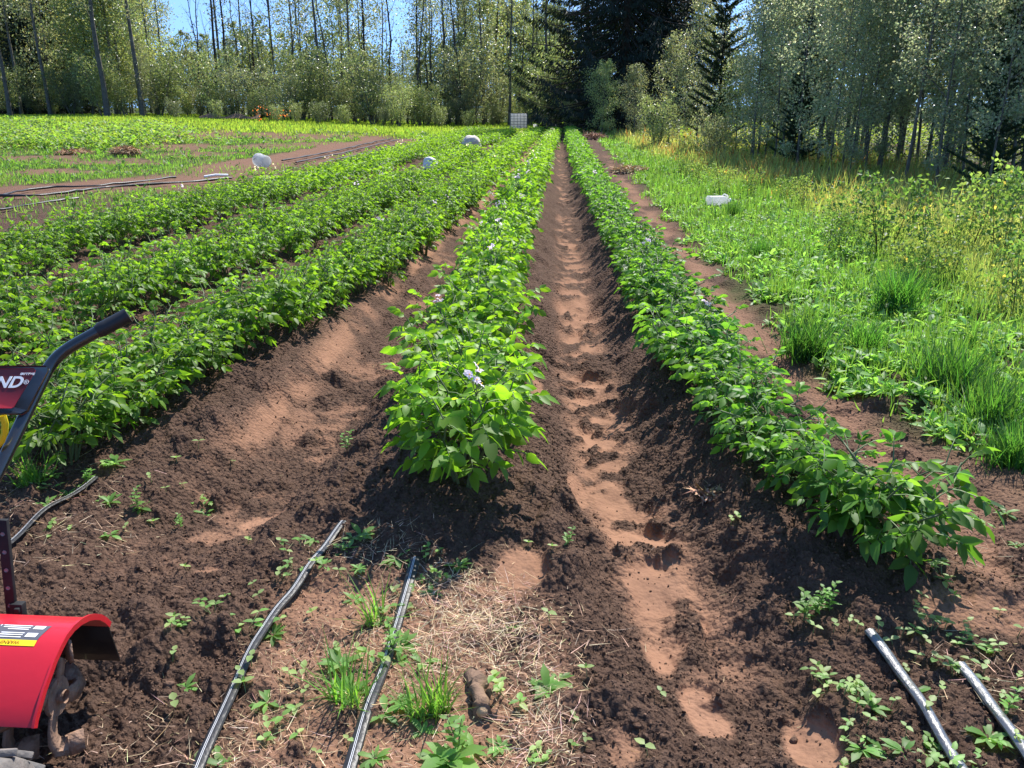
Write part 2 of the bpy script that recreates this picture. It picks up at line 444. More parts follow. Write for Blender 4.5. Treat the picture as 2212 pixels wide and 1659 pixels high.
def build_ground():
    a_f = np.radians(np.arange(-40, 40.001, .092))
    a_c = np.radians(np.arange(44, 316, 4.0))
    ang = np.concatenate([a_f, a_c])
    r = [0.0]
    r += list(np.linspace(.3, 1.2, 10)); v = 1.2
    while v < 120:
        v *= 1.0031 if v < 5.5 else 1.0062; r.append(v)
    while v < 3500:
        v *= 1.25; r.append(v)
    r = np.array(r[1:]); nr, na = len(r), len(ang)
    A, R = np.meshgrid(ang, r)
    X, Y = (R * np.sin(A)).ravel(), (R * np.cos(A)).ravel()
    z, packed, straw, rc, rr, pt = ground(X, Y)
    z = np.where(R.ravel() > 130, base_z(X, Y), z)
    # how green the ground is under the plants
    n = fbm(X, Y, 1.8, 3, 201); n5 = fbm(X, Y, .5, 3, 211)
    g_right = sstep(.08, .42, X - path_l(Y) + .25 * n5) * sstep(2.6, 5.5, Y) * sstep(-.7, .35, n + .1)
    left_e = row_d(Y) - 1.0
    g_left = sstep(0, .8, left_e - X) * sstep(12, 20, Y)
    bed = bed_mask(X, Y)
    patch = sstep(.08, .30, fbm(X * .5, Y * .22, 3.2, 3, 221) + .30 * np.exp(-((Y - 36) / 9.) ** 2) * sstep(-24, -14, X) * 1.0 - .04)
    patch = np.maximum(patch, bare_left(X, Y))
    g_left = g_left * (1 - bed) * (1 - .85 * patch * sstep(52, 46, Y))
    g_back = sstep(50, 58, Y)
    green = np.clip(np.maximum(np.maximum(g_right, g_left), g_back), 0, 1)
    packed = np.maximum(packed, .35 * bed)
    V = np.stack([X, Y, z], 1)
    i = np.arange(nr - 1)[:, None] * na; j = np.arange(na)[None]; jn = (j + 1) % na
    Q = np.stack([i + j, i + jn, i + na + jn, i + na + j], -1).reshape(-1, 4)
    V = np.concatenate([V, [[0, 0, float(base_z(0, 0))]]])
    # close the middle with a last ring of quads folded to the centre point
    jj = np.arange(na)
    cen = np.stack([jj, np.full(na, len(V) - 1), np.full(na, len(V) - 1), (jj + 1) % na], 1)
    me = new_mesh('field_soil', V, Q[:, ::-1], np.stack([np.append(packed, 0), np.append(green, 0), np.append(straw, 0)], 1), soil_mat(), True)
    o = obj('ground', me)
    tag(o, None, None, kind='structure')
    return o

bed_pts = [at_px(*q) for q in [(-300, 440), (0, 420), (200, 403), (330, 395), (450, 384), (600, 352), (720, 330), (800, 315), (850, 306)]]
bed_pts = np.array(sorted(bed_pts, key=lambda q: q[1]))
def bed_x(y): return np.interp(y, bed_pts[:, 1], bed_pts[:, 0])
def bed_mask(x, y):
    d = np.abs(x - bed_x(y)) + .35 * fbm(x, y, 1.2, 2, 231)
    gap = 1 - .85 * np.exp(-((y - 22.0) / 1.6) ** 2)
    return (1 - sstep(1.5, 2.1, d)) * sstep(10, 13, y) * (1 - sstep(42, 45, y)) * gap

build_ground()
# ---------------------------------------------------------------- potato plants
def potato_geo(r, H, RAD, LC, hi=True, dens=1.0, leaf=1.0):
    """one bush: stems, petioles and compound leaves"""
    st, fo = Geo(), Geo()
    P, D, Nn, L, W, C, CU = [], [], [], [], [], [], []
    ns = r.integers(6, 9)
    tops = []
    for s in range(ns):
        a = 2 * PI * (s + .6 * r.random()) / ns
        lean = r.uniform(.35, 1.0) * (1 if s else .15)
        h = H * r.uniform(.72, 1.0) * (1.06 - .22 * lean)
        t = np.linspace(0, 1, 6)
        rad = RAD * .80 * lean * (t ** 1.2) + .03
        wob = .03 * r.standard_normal((6, 2)) * t[:, None]
        pts = np.stack([rad * math.cos(a) + wob[:, 0], rad * math.sin(a) + wob[:, 1], h * t ** .9], 1)
        if hi:
            st.add(*tube(pts, .0065 - .0038 * t, (.10, .13, .05), 5))
        tops.append(pts[-1])
        nl = max(3, int(round((9 if hi else 6) * dens)))
        for k in range(nl):
            tt = .28 + .72 * (k + .5 * r.random()) / (nl - .4); tt = min(tt, 1)
            b = np.array([np.interp(tt, t, pts[:, q]) for q in range(3)])
            aa = a + 2.4 * k + r.uniform(-.5, .5)
            # lean the leaf outwards from the bush
            out = np.array([math.cos(aa), math.sin(aa), 0]) + .75 * np.array([math.cos(a), math.sin(a), 0]) * lean
            out = norm(out)
            el = r.uniform(.15, .75) + .5 * (tt > .93)
            d = norm(out * math.cos(el) + np.array([0, 0, math.sin(el)]))
            ln = r.uniform(.15, .22) * (1.1 - .35 * tt) * leaf
            side = norm(np.cross([0, 0, 1.], d))
            up = np.cross(d, side) * 1.0
            q = np.linspace(0, 1, 4)[:, None]
            rach = b + d * ln * q - np.array([0, 0, 1.]) * ln * .35 * q ** 2
            if hi:
                st.add(*tube(rach, [.0028, .0023, .0018, .0012], (.12, .18, .06), 3))
            young = tt > .8
            base = LC * (1.25 if young else .9) * r.uniform(.7, 1.2)
            base = base * (np.array([1.15, 1.05, .9]) if young else 1)
            dr = norm(rach[-1] - rach[-2])
            sz = leaf * (.085 if not young else .060) * r.uniform(.85, 1.15) * (1 if hi else 1.2)
            def put(p, dd, l, cu):
                P.append(p); D.append(dd); n0 = up + .60 * r.standard_normal(3); Nn.append(n0)
                L.append(l); W.append(l * r.uniform(.46, .64)); C.append(base * r.uniform(.85, 1.15)); CU.append(cu)
            put(rach[-1], dr - np.array([0, 0, .25]), sz, r.uniform(.15, .45))
            pairs = ((.45, .62), (.68, .78), (.88, .9)) if hi else ((.6, .8),)
            for f, k2 in pairs:
                pp = b + d * ln * f - np.array([0, 0, 1.]) * ln * .35 * f * f
                for sg in (-1, 1):
                    ang = r.uniform(.75, 1.15)
                    dd = dr * math.cos(ang) + sg * side * math.sin(ang) + np.array([0, 0, r.uniform(-.35, .15)])
                    put(pp, dd, sz * k2 * r.uniform(.85, 1.1), r.uniform(.1, .4))
    V, T, c = leaves(P, D, Nn, np.array(L), np.array(W), np.array(C), np.array(CU), LEAF_HI if hi else LEAF_LO, .08, r)
    fo.add(V, T, c)
    return st, fo, tops

def flower_mesh(r, top):
    g = Geo()
    top = np.array(top)
    for k in range(r.integers(3, 7)):
        c0 = top + np.array([r.normal(0, .022), r.normal(0, .022), .05 + r.normal(0, .015)])
        g.add(*tube([top - [0, 0, .02], (top + c0) / 2, c0], [.002, .0015, .001], (.2, .25, .1), 3))
        nrm = norm(np.array([r.normal(0, .6), r.normal(0, .6) - .3, .8]))
        sd = norm(np.cross(nrm, [1, .2, 0])); sd2 = np.cross(nrm, sd)
        a = np.arange(5) * 2 * PI / 5
        D = sd * np.cos(a)[:, None] + sd2 * np.sin(a)[:, None]
        g.add(*leaves(np.repeat(c0[None], 5, 0), D, np.repeat(nrm[None], 5, 0), .019, .019, (.72, .62, .72), .1, LEAF_LO, .04, r))
        g.add(*tube([c0, c0 + nrm * .006, c0 + nrm * .009], [.003, .002, .001], (.7, .5, .05), 4))
    return g.mesh('flower', M_FLOWER)

POT_C = np.array([.115, .240, .022]); POT_R = np.array([.085, .205, .030]); POT_A = np.array([.110, .225, .022])
def pot_variants(name, n, H, RAD, LC, leaf, seed):
    out = []
    for k in range(n):
        r = np.random.default_rng(seed + k)
        st, fo, tops = potato_geo(r, H, RAD, LC, True, 1, leaf)
        out.append((st.mesh('stems', M_STEM), fo.mesh('foliage', M_POT), flower_mesh(r, max(tops, key=lambda q: q[2]))))
    return out
VAR = {'c': pot_variants('c', 7, .53, .27, POT_C, .98, 100),
       'r': pot_variants('r', 6, .36, .27, POT_R, .80, 200),
       'a': pot_variants('a', 8, .45, .33, POT_A, .78, 300)}
LOWV = {}
for k_, (H_, R_, C_) in {'c': (.45, .24, POT_C), 'r': (.36, .25, POT_R), 'a': (.42, .34, POT_A)}.items():
    LOWV[k_] = [potato_geo(np.random.default_rng(900 + q), H_, R_, C_, False)[1].arrays() for q in range(5)]

spots = []    # kind, row phrase, x, y, scale, index in row
def sow(kind, phrase, line, y0, y1, step, offs=0.0, sd=.06, sc=1.0, flow=.2, gaps=()):
    y = y0; i = 0
    r = np.random.default_rng(int(y0 * 100) + len(phrase))
    while y < y1:
        if not any(a < y < b for a, b in gaps):
            spots.append((kind, phrase, float(line(y)) + offs + r.normal(0, sd), y, sc * r.uniform(.85, 1.15), i, r.random() < flow, r.random() * 6.28))
            i += 1
        y += step * r.uniform(.8, 1.2)
sow('c', 'the middle row between the two furrows', row_c, 3.08, 49, .30, .05, .05, 1.0, .28)
sow('r', 'the row right of the middle furrow', row_r, 2.78, 50, .27, 0, .05, 1.0, .04, [(5.45, 5.75)])
sow('a', 'the first row left of the left furrow', row_a, 3.45, 48, .27, -.02, .06, 1.0, .05)
sow('a', 'the first row left of the left furrow', row_a, 3.7, 40, .36, -.36, .08, .9, .04, [(4.6, 5.0), (7, 7.4)])
sow('a', 'the second row left of the left furrow', row_b, 4.3, 49, .28, .14, .07, 1.0, .05, [(29, 36)])
sow('a', 'the second row left of the left furrow', row_b, 4.6, 49, .30, -.40, .07, 1.0, .03, [(7.2, 7.6)])
sow('a', 'the third row left of the left furrow', row_d, 6.0, 52, .33, .25, .08, 1.0, .06)
sow('a', 'the third row left of the left furrow', row_d, 6.3, 52, .31, -.38, .08, 1.0, .10)
# in view only, largest in the picture first
def in_view(x, y, m=.4):
    dep = y * math.cos(PITCH) + 1.2 * math.sin(PITCH)
    return abs(x) - m < dep * 1106 / F_PX
CLEAR = [(*at_px(930, 378), .38, 3.2), (*at_px(1018, 323), .6, 6.0)]
spots = [s for s in spots if in_view(s[2], s[3]) and not any(abs(s[2] - a) < w and b - d < s[3] < b + .4 for a, b, w, d in CLEAR)]
ex, ey = at_px(1922, 1228)
spots.append(('r', 'the row right of the middle furrow', ex, ey, 1.22, 0, False, 1.0))
spots.sort(key=lambda s: math.hypot(s[2], s[3]))
ORD = ['first', 'second', 'third', 'fourth', 'fifth', 'sixth', 'seventh', 'eighth']
count_row = {}
bits = {'c': 'bright green potato plant', 'r': 'dark green potato plant', 'a': 'leafy potato plant'}
low = Geo()
protos = {}
def place_potato(kind, v, loc, rz, sc, label, group, flower):
    key = (kind, v)
    st, fo, fl = VAR[kind][v]
    if key not in protos:
        root = bpy.data.objects.new('potato_plant', None); a_ = bpy.data.objects.new('stems', st); b_ = bpy.data.objects.new('foliage', fo)
        protos[key] = (root, a_, b_)
    root, a_, b_ = [o.copy() for o in protos[key]]
    COL.objects.link(root); root.location = loc; root.rotation_euler = (0, 0, rz); root.scale = (sc, sc, sc * .98)
    root.empty_display_size = .1
    if loc[1] > 5.5 and kind in 'ca': root.scale = (sc * .86, sc * .86, sc)
    tag(root, label, 'potato plant', group)
    for o in (a_, b_):
        COL.objects.link(o); o.parent = root
    if flower:
        f = bpy.data.objects.new('flower', fl); COL.objects.link(f); f.parent = root
    return root
n_ind = 0
for s in spots:
    kind, phrase, x, y, sc, i, fl, rz = s
    if n_ind < 292:
        c = count_row.get(phrase, 0); count_row[phrase] = c + 1
        if c < 8:
            lab = f'{bits[kind]}, {ORD[c]} from the near end of {phrase}'
            if len(lab.split()) > 16:
                lab = f'{bits[kind]}, {ORD[c]} in {phrase}'
        elif fl:
            lab = f'flowering potato plant with pale blossoms in {phrase}'
        else:
            lab = f'{bits[kind]} in {phrase}'
        place_potato(kind, int(rng.integers(0, len(VAR[kind]))), (x, y, gz(x, y) - .015), rz, sc, lab, 'potato plants in ' + phrase, fl)
        n_ind += 1
    else:
        V, T, C = LOWV[kind][int(rng.integers(0, 5))]
        cz, szn = math.cos(rz), math.sin(rz)
        Vr = np.stack([V[:, 0] * cz - V[:, 1] * szn, V[:, 0] * szn + V[:, 1] * cz, V[:, 2]], 1) * sc + [x, y, float(ground(np.array([x]), np.array([y]), False)) - .01]
        low.add(Vr, T, C * rng.uniform(.8, 1.2))
        if fl:
            if rng.random() < .45: continue
            n = 5
            P = np.array([x, y, gz(x, y) + .5 * sc]) + rng.normal(0, .05, (n, 3)) * [1, 1, .5]
            low.add(*leaves(P, rng.normal(0, 1, (n, 3)), rng.normal(0, 1, (n, 3)) + [0, 0, 2], .036, .036, (.70, .66, .72), .1, LEAF_LO, .03))
o = obj('potato_crop', low.mesh('potato_crop', M_POT))
tag(o, 'dense green potato foliage running on to the far ends of the rows', 'potato crop', kind='stuff')

# ---------------------------------------------------------------- grass and weeds that nobody could count
def scatter(n, r0, r1, a0, a1, mask, power=1.5, seed=0):
    r_ = np.random.default_rng(seed)
    u = r_.random(n)
    e = 2 - power
    R = (r0 ** e + u * (r1 ** e - r0 ** e)) ** (1 / e) if abs(e) > 1e-6 else r0 * (r1 / r0) ** u
    A = np.radians(r_.uniform(a0, a1, n))
    x, y = R * np.sin(A), R * np.cos(A)
    k = r_.random(n) < mask(x, y)
    return x[k], y[k], R[k]

def heights(x, y):
    return ground(x, y)[0]

def blades(x, y, h, w, c, lean=.5, r=rng, jit=.18, curl=.35):
    n = len(x); z = heights(x, y) - .01
    P = np.stack([x, y, z], 1)
    a = r.uniform(0, 2 * PI, n); l = np.abs(r.normal(0, lean, n))
    D = np.stack([np.cos(a) * l, np.sin(a) * l, np.ones(n)], 1)
    b = r.uniform(0, 2 * PI, n)
    Nn = -np.stack([np.cos(a), np.sin(a), -.3 * np.ones(n)], 1) + .5 * np.stack([np.cos(b), np.sin(b), 0 * b], 1)
    return leaves(P, D, -Nn, h, w, c, -curl * -1, LEAF_BLADE, jit, r)

def mixcol(t, a, b):
    return np.asarray(a)[None] * (1 - t[:, None]) + np.asarray(b)[None] * t[:, None]

def right_grass():
    g = Geo()
    def mask(x, y):
        n = fbm(x, y, .55, 3, 301)
        m = sstep(.12, .42, x - path_l(y) + .3 * n) * sstep(2.6, 4.8, y + 1.3 * n + .9 * (x - 2)) * sstep(-.35, .45, fbm(x, y, .38, 3, 333) + .22 + .3 * sstep(4, 11, y) + .7 * sstep(0, 1, x - edge_g(y)))
        return m * sstep(9.5, 7.5, x - .1 * y)
    x, y, R = scatter(190000, 2.6, 62, 2, 52, mask, 1.75, 11)
    dry = np.clip(sstep(-.5, .9, x - edge_g(y) + .5 * fbm(x, y, 1.1, 2, 303)), 0, 1)
    clump = fbm(x, y, .35, 2, 305)
    h = (.06 + .10 * rng.random(len(x)) + .30 * np.maximum(clump, -.05) * rng.random(len(x))) * (1 + .9 * dry) * sstep(1.8, 6, R) ** .5
    w = (.006 + .004 * rng.random(len(x))) * np.maximum(1, R / 7.5)
    yl = sstep(5, 9, y) * sstep(.2, .9, fbm(x, y, 1.6, 2, 307) + .6)
    c = mixcol(np.clip(dry * (.6 + .4 * yl), 0, 1), (.11, .23, .045), (.34, .37, .15))
    rust = (rng.random(len(x)) < .18 * dry * sstep(12, 16, y))
    c[rust] = (.30, .15, .06)
    d_ = dry > .45
    for k_, ln, cl in ((~d_, .6, .4), (d_, .95, .75)):
        g.add(*blades(x[k_], y[k_], h[k_], w[k_], c[k_], ln, curl=cl))
    o = obj('meadow_grass', g.mesh('meadow_grass', M_GRASS))
    tag(o, 'long green and straw yellow grass between the dirt path and the trees', 'grass', kind='stuff')
    # broad leaved weeds among it
    g = Geo()
    def mask2(x, y):
        return mask(x, y) * np.maximum(sstep(1.0, 0, x - edge_g(y)) * .9, .35)
    x, y, R = scatter(22000, 2.4, 40, 4, 40, mask2, 1.8, 12)
    add_rosettes(g, x, y, R, (.14, .27, .07), .080, 10, 13)
    o = obj('field_weeds', g.mesh('field_weeds', M_WEED))
    tag(o, 'low broad leaved weeds mixed into the grass beside the dirt path', 'weeds', kind='stuff')

def add_rosettes(g, x, y, R, c, size, nl, seed, tall=.5):
    r = np.random.default_rng(seed)
    n = len(x); z = heights(x, y)
    for k in range(nl):
        a = r.uniform(0, 2 * PI, n); el = r.uniform(.1, 1.1, n)
        s = size * r.uniform(.5, 1.2, n) * np.maximum(1, R / 22)
        up = r.uniform(0, tall, n) * s * (k / nl) * 2
        P = np.stack([x + r.normal(0, .25, n) * s, y + r.normal(0, .25, n) * s, z + up], 1)
        D = np.stack([np.cos(a) * np.cos(el), np.sin(a) * np.cos(el), np.sin(el)], 1)
        Nn = np.stack([r.normal(0, .3, n), r.normal(0, .3, n), np.ones(n)], 1)
        g.add(*leaves(P, D, Nn, s, s * r.uniform(.26, .45, n), c, .35, LEAF_LONG if k % 2 else LEAF_LO, .2, r))
right_grass()

def left_grass():
    g = Geo()
    def mask(x, y):
        le = row_d(y) - 1.25
        n = fbm(x * .5, y * .22, 3.2, 3, 221) + .10 + .30 * np.exp(-((y - 36) / 9.) ** 2) * sstep(-24, -14, x)
        bare = sstep(.08, .30, n - .14) * sstep(52, 46, y)
        m = sstep(0, .6, le - x) * (1 - bed_mask(x, y)) * (1 - .8 * bare) * (1 - .93 * bare_left(x, y)) * sstep(11, 17, y)
        m = np.maximum(m, sstep(50, 53, y) * sstep(5.5, 4.5, x))
        return m * (.5 + .5 * sstep(-.5, .1, fbm(x, y, .8, 2, 309) + .3 * sstep(30, 45, y)))
    x, y, R = scatter(150000, 11, 84, -36, 8, mask, 1.3, 21)
    far = sstep(38, 52, y + .15 * np.abs(x))
    h = (.05 + .08 * rng.random(len(x))) * (1 + .7 * far)
    w = .010 * np.maximum(1, R / 11)
    c = mixcol(np.clip(far + .3 * rng.random(len(x)), 0, 1), (.11, .22, .05), (.20, .31, .05))
    g.add(*blades(x, y, h, w, c, .5))
    o = obj('field_grass', g.mesh('field_grass', M_GRASS))
    tag(o, 'bright mown looking grass on the open ground left of the potato rows', 'grass', kind='stuff')
    g = Geo()
    x, y, R = scatter(5000, 13, 50, -36, 0, lambda x, y: mask(x, y) * .6, 1.4, 22)
    add_rosettes(g, x, y, R, (.10, .21, .04), .12, 7, 23)
    # the squash and bean patch: a raised band of big yellow green leaves
    def sq(x, y):
        q = y - 37 - .10 * (x + 20)
        return (1 - bare_left(x, y)) * sstep(-8 - 2 * fbm(x, y, 3, 2, 311), -5, q) * sstep(10, 6, q) * sstep(-12, -16, x + .25 * (y - 38)) * sstep(-.9, -.2, fbm(x, y, 2.2, 2, 312))
    x, y, R = scatter(16000, 24, 60, -36, -8, sq, 1.2, 24)
    r = np.random.default_rng(25); z = heights(x, y)
    for k in range(7):
        n = len(x); a = r.uniform(0, 2 * PI, n)
        P = np.stack([x + r.normal(0, .2, n), y + r.normal(0, .2, n), z + r.uniform(.05, .55, n) * (1 + .5 * fbm(x, y, 1.5, 2, 313))], 1)
        D = np.stack([np.cos(a), np.sin(a), r.uniform(-.5, .3, n)], 1)
        s = r.uniform(.08, .17, n)
        g.add(*leaves(P, D, np.stack([r.normal(0, .4, n), r.normal(0, .4, n), np.ones(n)], 1), s, s * .85, (.17, .29, .055), .3, LEAF_LO, .2, r))
    o = obj('bean_patch', g.mesh('bean_patch', M_WEED))
    tag(o, 'band of yellow green squash and bean leaves along the far side of the open field', 'vegetable patch', kind='stuff')
left_grass()
# ---------------------------------------------------------------- trees
GREY, DARKB, PALE = (.20, .185, .16), (.075, .06, .045), (.36, .34, .30)

def grow(r, H, r0, cb, rad, nbr, nleaf, L, W, lc, bark=GREY, up=.5, shape='oval', bend=.03, twigs=3, spread=.16, droop=0.0, stems=1, stem_spread=.3, tpl=LEAF_LO, bare=0.0, sides=6, lean=0.0, tint=None):
    """woody frame and leaf crown of one tree; returns two Geo"""
    wd, cr = Geo(), Geo()
    LP, LD, LN = [], [], []
    per = max(1, nleaf // max(1, stems * nbr * twigs))
    for s in range(stems):
        m = 9; t = np.linspace(0, 1, m)
        w = np.cumsum(r.normal(0, bend * H / m, (m, 2)), axis=0) * sstep(0, .3, t)[:, None]
        sa = r.uniform(0, 2 * PI); so = stem_spread * (stems > 1)
        hh = H * (r.uniform(.7, 1) if stems > 1 else 1)
        pts = np.stack([w[:, 0] + so * math.cos(sa) * (.15 + t * hh * .55) + lean * t * H, w[:, 1] + so * math.sin(sa) * (.15 + t * hh * .55), t * hh], 1)
        rr = r0 * (1 - .88 * t ** 1.1); rr[0] *= 1.25
        wd.add(*tube(pts, rr, np.array(bark) * r.uniform(.85, 1.15), sides))
        for b in range(nbr):
            u = (b + r.random()) / nbr
            tt = cb + (1 - cb) * u * .98
            p0 = np.array([np.interp(tt, t, pts[:, q]) for q in range(3)])
            if shape == 'oval': pr = math.sin(PI * (u * .82 + .15)) ** .7
            elif shape == 'cone': pr = (1 - u) ** .85 + .06
            elif shape == 'top': pr = .45 + .55 * u if u < .85 else .6
            else: pr = 1.0
            ln = rad * pr * r.uniform(.65, 1.15)
            a = 2.4 * b + r.uniform(-.5, .5)
            el = up + r.normal(0, .15)
            d = np.array([math.cos(a) * math.cos(el), math.sin(a) * math.cos(el), math.sin(el)])
            q = np.linspace(0, 1, 5)[:, None]
            br = p0 + d * ln * q + np.array([0, 0, 1.]) * ln * (.22 * q ** 2 - droop * q ** 1.5) + np.cumsum(r.normal(0, .035 * ln, (5, 3)), 0) * q
            rb = min(np.interp(tt, t, rr) * .5, .012 * ln + .004)
            wd.add(*tube(br, rb * (1 - .8 * q[:, 0]), np.array(bark) * .9, 4))
            for k in range(twigs):
                f = .3 + .7 * (k + r.random()) / twigs
                tp = np.array([np.interp(f, q[:, 0], br[:, z]) for z in range(3)])
                td = norm(d + r.normal(0, .65, 3) + [0, 0, -.35 * droop]); tl = ln * r.uniform(.2, .45)
                te = tp + td * tl + np.array([0, 0, -droop * tl * .4])
                wd.add(*tube([tp, (tp + te) / 2 + r.normal(0, .03 * tl, 3), te], [rb * .35, rb * .22, rb * .08], np.array(bark) * .8, 3))
                if bare and r.random() < bare: continue
                n = int(per * r.uniform(.5, 1.5))
                if n < 1: continue
                g = r.random((n, 1))
                P = tp + (te - tp) * g * 1.1 + r.normal(0, 1, (n, 3)) * spread * min(ln, 1.8) * [1, 1, .8]
                LP.append(P); LD.append(r.normal(0, .7, (n, 3)) + [0, 0, -.45] + .3 * td); LN.append(r.normal(0, .8, (n, 3)) + [0, 0, .45])
    if LP:
        P = np.concatenate(LP); n = len(P)
        P[:, 2] = np.maximum(P[:, 2], .08)
        c = np.array(lc) * (1 + .18 * fbm(P[:, 0] + P[:, 2], P[:, 1] - P[:, 2], rad * .5, 2, 5))[:, None]
        if tint is not None:
            k = r.random(n) < tint[0]; c[k] = tint[1]
        s = L * r.uniform(.7, 1.25, n)
        cr.add(*leaves(P, np.concatenate(LD), np.concatenate(LN), s, s * W / L, c, .15, tpl, .16, r))
    return wd, cr

def conifer(r, H, r0, cb, rad, whorls, per, nl, L, lc, droop=.25, upturn=.1, bark=DARKB, hang=.5, gap=.0):
    wd, cr = Geo(), Geo()
    t = np.linspace(0, 1, 9)
    pts = np.stack([.02 * H * r.normal(0, .15, 9) * t, .02 * H * r.normal(0, .15, 9) * t, H * t], 1)
    wd.add(*tube(pts, r0 * (1 - .93 * t), bark, 8))
    LP, LD, LN = [], [], []
    for k in range(whorls):
        u = (k + .5 * r.random()) / whorls; z = H * (cb + (1 - cb) * u)
        for b in range(per):
            if r.random() < gap: continue
            a = 2 * PI * (b + r.random() * .7) / per + k * .7
            ln = (rad * (1 - u) ** .75 + .05 * rad) * r.uniform(.65, 1.2)
            zz = z + r.normal(0, .25 * H / whorls)
            d = np.array([math.cos(a), math.sin(a), 0])
            q = np.linspace(0, 1, 6)[:, None]
            br = np.array([0, 0, zz]) + d * ln * q + np.array([0, 0, 1.]) * ln * (-droop * np.sin(q * 2.2) + upturn * q ** 2.5)
            wd.add(*tube(br, (.010 * ln + .006) * (1 - .85 * q[:, 0]), bark, 3))
            n = int(nl * (ln / rad) * r.uniform(.8, 1.2)) + 4
            f = r.random(n) ** .7
            P = np.stack([np.interp(f, q[:, 0], br[:, z_]) for z_ in range(3)], 1)
            sd = np.array([-d[1], d[0], 0]); sg = r.uniform(-1, 1, n)
            wdt = .22 * ln * (1.15 - f)
            P = P + sd * (sg * wdt)[:, None] - np.array([0, 0, 1]) * (np.abs(sg) * wdt * .3 + hang * .22 * r.random(n) * (1 - .4 * f))[:, None]
            LP.append(P); LD.append(d * .7 + sd * sg[:, None] * .9 + r.normal(0, .25, (n, 3)) - np.array([0, 0, hang * .8]) + np.array([0, 0, upturn * 1.5])); LN.append(r.normal(0, .5, (n, 3)) + [0, 0, .8])
    P = np.concatenate(LP); s = L * r.uniform(.6, 1.3, len(P))
    cr.add(*leaves(P, np.concatenate(LD), np.concatenate(LN), s, s * .22, lc, .15, LEAF_LO, .22, r))
    return wd, cr

TREE = {}
def kind_of_tree(key, n, f, leafm=M_TREE, seed=0):
    TREE[key] = []
    for k in range(n):
        wd, cr = f(np.random.default_rng(seed + 31 * k), k)
        TREE[key].append((wd.mesh('trunk', M_BARK, True), cr.mesh('crown', leafm) if cr.n else None))
G1, G2, G3, G4 = (.235, .265, .165), (.20, .23, .125), (.15, .19, .085), (.22, .27, .11)
kind_of_tree('sapling', 6, lambda r, k: grow(r, 6.2 + .5 * k, .026 + .004 * k, (.06, .22, .12)[k % 3], 1.15, 24, 5000, .072, .054, G1, GREY, .55, 'oval', .035, 3, .20, tint=(.06, (.36, .38, .26))), M_THICKET, 1)
kind_of_tree('aspen', 5, lambda r, k: grow(r, 15 + k, .13, .36, 2.0, 22, 2600, .13, .10, G2, GREY, .75, 'oval', .03, 3, .24, bare=.35), seed=2)
kind_of_tree('pole', 5, lambda r, k: grow(r, 13 + k, .10 + .01 * k, .42, 2.3, 16, 700, .13, .10, G2, DARKB, .75, 'top', .05, 4, .2, bare=.7), seed=3)
kind_of_tree('dead', 5, lambda r, k: grow(r, 9 + k, .075, .35, 2.4, 13, 0, .1, .1, G2, (.11, .10, .09), .9, 'top', .075, 5, .2), seed=4)
kind_of_tree('shrub', 6, lambda r, k: grow(r, 3.6 + .35 * k, .035, .12, 1.15, 12, 3700, .13, .075, (G2, G4, G3)[k % 3], GREY, .5, 'oval', .06, 3, .26, stems=6, stem_spread=.55), seed=5)
kind_of_tree('birch', 4, lambda r, k: grow(r, 6.2 + .7 * k, .06, .08, 1.7, 30, 6800, .115, .07, (G4, G2)[k % 2], GREY, .6, 'oval', .03, 3, .22, tint=(.05, (.28, .26, .06))), seed=6)
kind_of_tree('spruce', 3, lambda r, k: conifer(r, 26 - 2 * k, .32, .05, 7.6 - .8 * k, 38, 7, 260, .34, (.018, .032, .018), .30, .12, hang=1.3), M_NEEDLE, 7)
kind_of_tree('pine', 3, lambda r, k: conifer(r, 10.5 + k, .12, .06, 1.9, 26, 6, 420, .19, (.055, .095, .06), -.18, .35, hang=-.25, gap=.1), M_NEEDLE, 8)
kind_of_tree('bush', 5, lambda r, k: grow(r, 1.35 + .12 * k, .012, .22, .55, 11, 900, .085, .050, ((.11, .20, .06), (.16, .24, .08))[k % 2], (.12, .08, .05), .35, 'oval', .05, 3, .22, stems=4, stem_spread=.45, tpl=LEAF_LO, tint=(.03, (.38, .34, .10))), M_WEED, 9)

tree_proto = {}
def plant(kind, name, label, cat, x, y, rz=None, sc=1.0, group=None, v=None, lean=(0, 0), sink=.05, sz=None):
    v = int(rng.integers(0, len(TREE[kind]))) if v is None else v % len(TREE[kind])
    tr, cr = TREE[kind][v]
    z = float(ground(np.array([x]), np.array([y]), False)) - sink
    root = thing(name, label, cat, (x, y, z), rng.uniform(0, 6.28) if rz is None else rz, group, (sc, sc, sz or sc))
    root.rotation_euler = (lean[0], lean[1], root.rotation_euler[2])
    for nm, me in (('trunk', tr), ('crown', cr)):
        if me is not None:
            obj(nm, me, root)
    return root

def tx(px, y): return x_at(px, y, 0.5)

